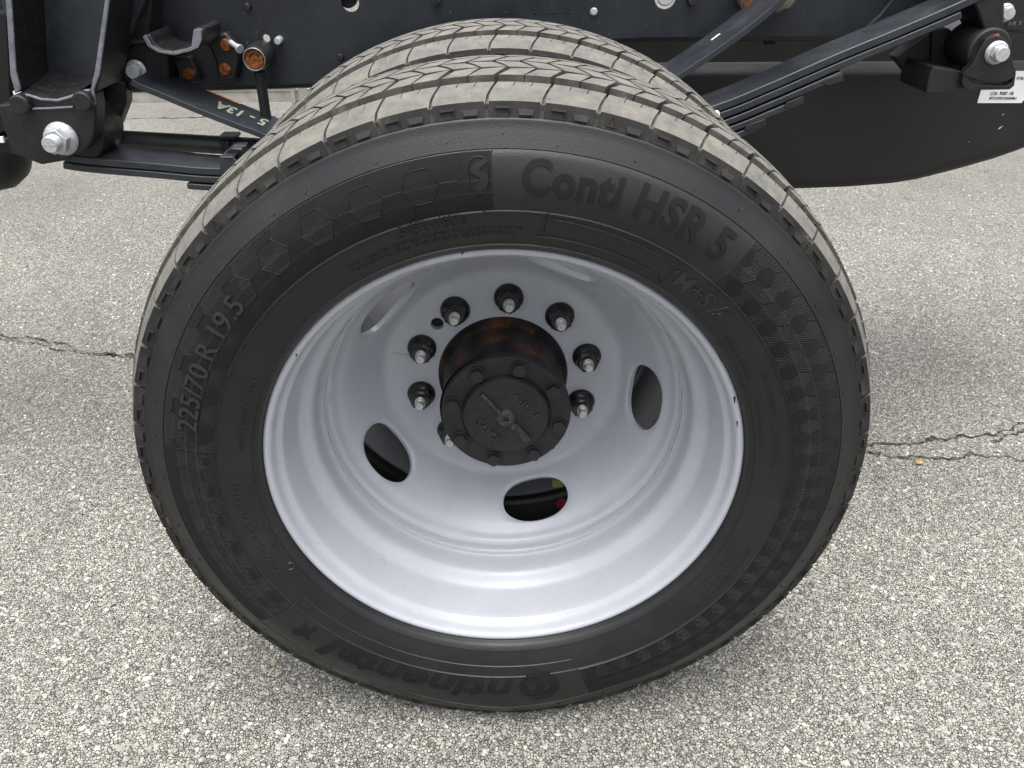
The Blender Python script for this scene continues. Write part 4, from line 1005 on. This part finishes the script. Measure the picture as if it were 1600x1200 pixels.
beam = part(mb, 'cross_beam', 'galvanised', bevel=.002); mb = MB(); q = at(453, 136, 1.59); mb.box(q.x, q.x + .011, 1.588, 1.5975, q2.z - .02, q.z + .02); mb.box(q.x + .022, q.x + .045, 1.588, 1.5975, q2.z + .01, q2.z + .04); part(mb, 'beam_strap', 'galvanised', beam)

# ---------------- fuel tank (right)
TY = .665
tb_px = [(880, 300), (1040, 297), (1180, 294.5), (1235, 292.5), (1330, 289), (1400, 283.5), (1440, 277), (1500, 262), (1560, 245), (1600, 231), (1680, 200), (1760, 165)]
bl = [xz(a, b_, TY) for a, b_ in tb_px]
ztop = xz(1340, 114, TY)[1]
mb = MB(); vs = []
prof = lambda x, zb: [(TY + .26, zb + .0), (TY + .04, zb - .012), (TY + .016, zb - .008), (TY + .004, zb + .004), (TY, zb + .02), (TY, ztop - .003), (TY + .003, ztop), (TY + .060, ztop + .004), (TY + .066, ztop + .008), (TY + .07, ztop + .055), (TY + .078, ztop + .06), (TY + .13, ztop + .064), (TY + .26, ztop + .064)]
xs_ = bl
kk = 13
for x, z in xs_: vs += [(x, y, zz) for y, zz in prof(x, z)]
mb.add(vs, [(i * kk + q, (i + 1) * kk + q, (i + 1) * kk + q + 1, i * kk + q + 1) for i in range(len(xs_) - 1) for q in range(kk - 1)] + [tuple(range(kk)), tuple(range((len(xs_) - 1) * kk, len(xs_) * kk))])
tank = part(mb, 'fuel_tank', 'black_plastic', ang=40)
hsm = MB()
def ledge(p, z0, y0, z1, y1):
    a, b_ = at(p[0], 100, y0).x, at(p[1], 100, y0).x; hsm.add([(a, y0, z0), (b_, y0, z0), (b_, y1, z1), (a, y1, z1)], [(0, 1, 2, 3)])
mat('lit_ledge_grey', (.45, .445, .44), .5, metal=.2)  # pale colour paints light onto the tank's upper ledges
za, zb = at(1120, 126, TY + .004).z, at(1120, 106, TY + .062).z
ledge((930, 1205), za, TY + .004, max(zb, za + .004), TY + .062)
part(hsm, 'lit_ledge_strip', 'lit_ledge_grey', tank, smooth=False, fix=False)  # added strip, paints the lower tank ledge as lit
hsm = MB(); za, zb = at(1200, 71, TY + .08).z, at(1200, 59, TY + .13).z
ledge((1080, 1420), za, TY + .08, zb, TY + .13); part(hsm, 'lit_top_strip', 'lit_ledge_grey', tank, smooth=False, fix=False)  # added strip, paints the tank's top ledge as lit
lb = MB(); LY = TY - .0012
cor = [xz(1527, 161, LY), xz(1596, 161, LY), xz(1601, 155, LY), xz(1612, 111, LY), xz(1542, 111, LY)]
lb.prism(cor, LY, TY - .0002); lab = part(lb, 'label', 'label_white', tank, smooth=False)
def px_text(name, txt, p0, p1, hpx, Y, m_, parent, off=0):
    a, b_ = xz(*p0, Y), xz(*p1, Y); w = math.hypot(b_[0] - a[0], b_[1] - a[1]); k = mpp(*p0, Y)
    return flat_text(name, txt, (a[0] + b_[0]) / 2, (a[1] + b_[1]) / 2, w, hpx * k, math.atan2(b_[1] - a[1], b_[0] - a[0]), Y, .0004, m_, parent, off)
px_text('label_text', 'LC3A - 9K007 - HR', (1548, 146), (1584, 146), 5, LY - .0004, 'label_ink', lab)
px_text('label_text', 'BF7CA7I07CS0384861', (1546, 153.5), (1588, 153.5), 4, LY - .0004, 'label_ink', lab)
px_text('label_text', 'F7B - 9K007', (1589, 122.5), (1625, 122.5), 4.5, LY - .0004, 'label_ink', lab)
mb = MB()
for px, py, l in ((1560, 202, 6), (1566, 180, 3), (1513, 222, 2)):
    c = xz(px, py, TY); k = mpp(px, py, TY); mb.add([(c[0] - k, TY - .0008, c[1]), (c[0] + l * k * .3, TY - .0008, c[1] + .2 * l * k), (c[0] + l * k * .9, TY - .0008, c[1] + l * k), (c[0], TY - .0008, c[1] + .4 * l * k)], [(0, 1, 2, 3)])
part(mb, 'scratches', 'scuff_white', tank, smooth=False, kind='stuff')
mb = MB(); q = at(1202, 62, .63); mb.box(q.x - .007, q.x + .007, .62, .64, q.z - .006, q.z + .012); part(mb, 'rail_clip', 'flat_black', rail)

# ---------------- rear shackle (right)
KY = .44; KB = .545
eye = xz(1556, 82, KY)
sh = MB()
sh.prism(pp([(1505, 116), (1520, 101), (1531, 78), (1541, 62), (1549, 57), (1557, 55.5), (1566, 58), (1574, 65), (1579, 75), (1583, 98), (1588, 111), (1584, 121), (1574, 127), (1558, 130), (1540, 129), (1524, 124), (1512, 121)], KY), KY, KY + .014)
sh.prism(pp([(1505, 116), (1514, 121), (1516, 128), (1524, 133), (1574, 134), (1581, 129), (1586, 114), (1588, 113), (1585, 134), (1578, 140), (1520, 141), (1508, 138), (1503, 130)], KY + .001), KY + .001, KB - .01)
sh.prism(pp([(1457, 104), (1500, 111), (1508, 119), (1504, 138), (1488, 144), (1446, 145), (1449, 126)], KY + .014), KY + .012, KB)
sh.prism(pp([(1457, 48), (1482, 44), (1500, 60), (1500, 118), (1455, 104)], KB - .012), KB - .012, KB + .01)
sh.prism(pp([(1500, 100), (1530, 92), (1580, 96), (1584, 132), (1503, 132)], KB - .01), KB - .012, KB)
sh.prism(pp([(1419, 113), (1443, 143), (1452, 144), (1463, 104), (1463, 44), (1432, 66), (1400, 90)], KB - .005), KB - .005, KB + .025)
shackle = part(sh, 'shackle', 'cast_black', bevel=.003, ang=34)
mb = MB(); mb.cyl(eye, .031, KY + .016, KB - .012, 36); part(mb, 'bushing', 'black_plastic', shackle, bevel=.003)
c = eye; k = mpp(1556, 82, KY)
mb = MB(); mb.lathe([(17.5 * k, 0), (17.5 * k, -.0025), (15 * k, -.006), (.0004, -.006)], n=32); mb.prism(hexagon(13.5 * k, .3), -.0055, -.0125); mb.cyl((0, 0), 11.5 * k, -.0125, -.019, 28, r1=10.8 * k)
o = part(mb, 'flange_bolt', 'zinc', shackle, bevel=.001, ang=30); o.location = (c[0], KY - .0005, c[1])
mb = MB(); mb.tube([at(1536, 62, KY + .016), at(1548, 57, KY + .016), at(1560, 56, KY + .016)], .003, 8); part(mb, 'rust_rim', 'rust', shackle)
mb = MB(); mb.prism(pp([(1512, -100), (1516, -10), (1529, 20), (1537, 46), (1544, 54), (1556, 57), (1566, 55), (1569, 38), (1571, -10), (1575, -100)], .465), .465, .535)
mb.prism(pp([(1455, -80), (1516, -80), (1526, 14), (1512, 28), (1490, 26), (1470, 6)], .545), .545, RY - .001)
hang2 = part(mb, 'rear_hanger', 'cast_black', bevel=.003)
mb = MB(); mb.prism(pp([(1500, 17), (1520, 4), (1528, 15), (1525, 26), (1508, 20)], .52), .52, .535); part(mb, 'hanger_shim', 'steel_grey', hang2, bevel=.001)
mb = MB(); mb.prism(pp([(1560, -100), (1620, -100), (1616, 54), (1560, 50)], .575), .575, RY - .001); pl2 = part(mb, 'hanger_plate', 'cast_black', bevel=.003)
o = disc_bolt('flange_bolt', 1570, 20, 9, .575, 'zinc', pl2, .01, 11, .2, wash=14)
px_text('cast_letters', 'RR 5', (1576, 37), (1596, 36), 6, .575, 'cast_edge_sheen', pl2)
px_text('cast_letters', 'ZF20171', (1573, 48), (1592, 48), 5, .575, 'cast_black', pl2)
# rusty rubber pad behind the helper leaf
mb = MB(); mb.prism(pp([(1156, -40), (1158, 10), (1166, 20), (1180, 23), (1215, 22), (1236, 14), (1246, 0), (1250, -40)], .57), .57, RY - .001); pad = part(mb, 'helper_pad', 'rust_dirty', bevel=.004)
mb = MB(); cc = xz(1172, 4, .568); mb.lathe([(.011, .004), (.010, -.001), (.0004, -.002)], n=20); o = part(mb, 'rusty_stud', 'rust', pad, ang=40); o.location = (cc[0], .569, cc[1])
# rear hanger web that closes the rail towards the shackle
mb = MB(); mb.prism(pp([(1396, -100), (1392, 0), (1372, 24), (1352, 42), (1420, 60), (1450, 50), (1480, 10), (1490, -100)], .592), .588, RY - .001); part(mb, 'rail_gusset', 'rail_paint', bevel=.002)

# ---------------- a small fallen leaf on the ground
mat('leaf_yellow', (.4, .27, .1), .7, var=[((.3, .2, .08), .4), ((.48, .34, .13), .65)], vscale=90)
lf = MB(); lx, ly = .80, .452
rim2 = [(.009, 0), (.006, .005), (0, .006), (-.006, .0045), (-.010, 0), (-.006, -.004), (0, -.0055), (.006, -.0045)]
lf.add([(0, 0, .0035)] + [(x, y, .002 + .25 * abs(y)) for x, y in rim2], [(0, i + 1, (i + 1) % 8 + 1) for i in range(8)])
leaf_o = lf.build('fallen_leaf', 'leaf_yellow'); leaf_o.location = (lx, ly, GZ + .0035); leaf_o.rotation_euler = (0, 0, .4)
sm = leaf_o.modifiers.new('thickness', 'SOLIDIFY'); sm.thickness = .0006
leaf_o['label'] = 'tiny dry yellow leaf lying on the tarmac by the crack right of the tyre'; leaf_o['category'] = 'leaf'
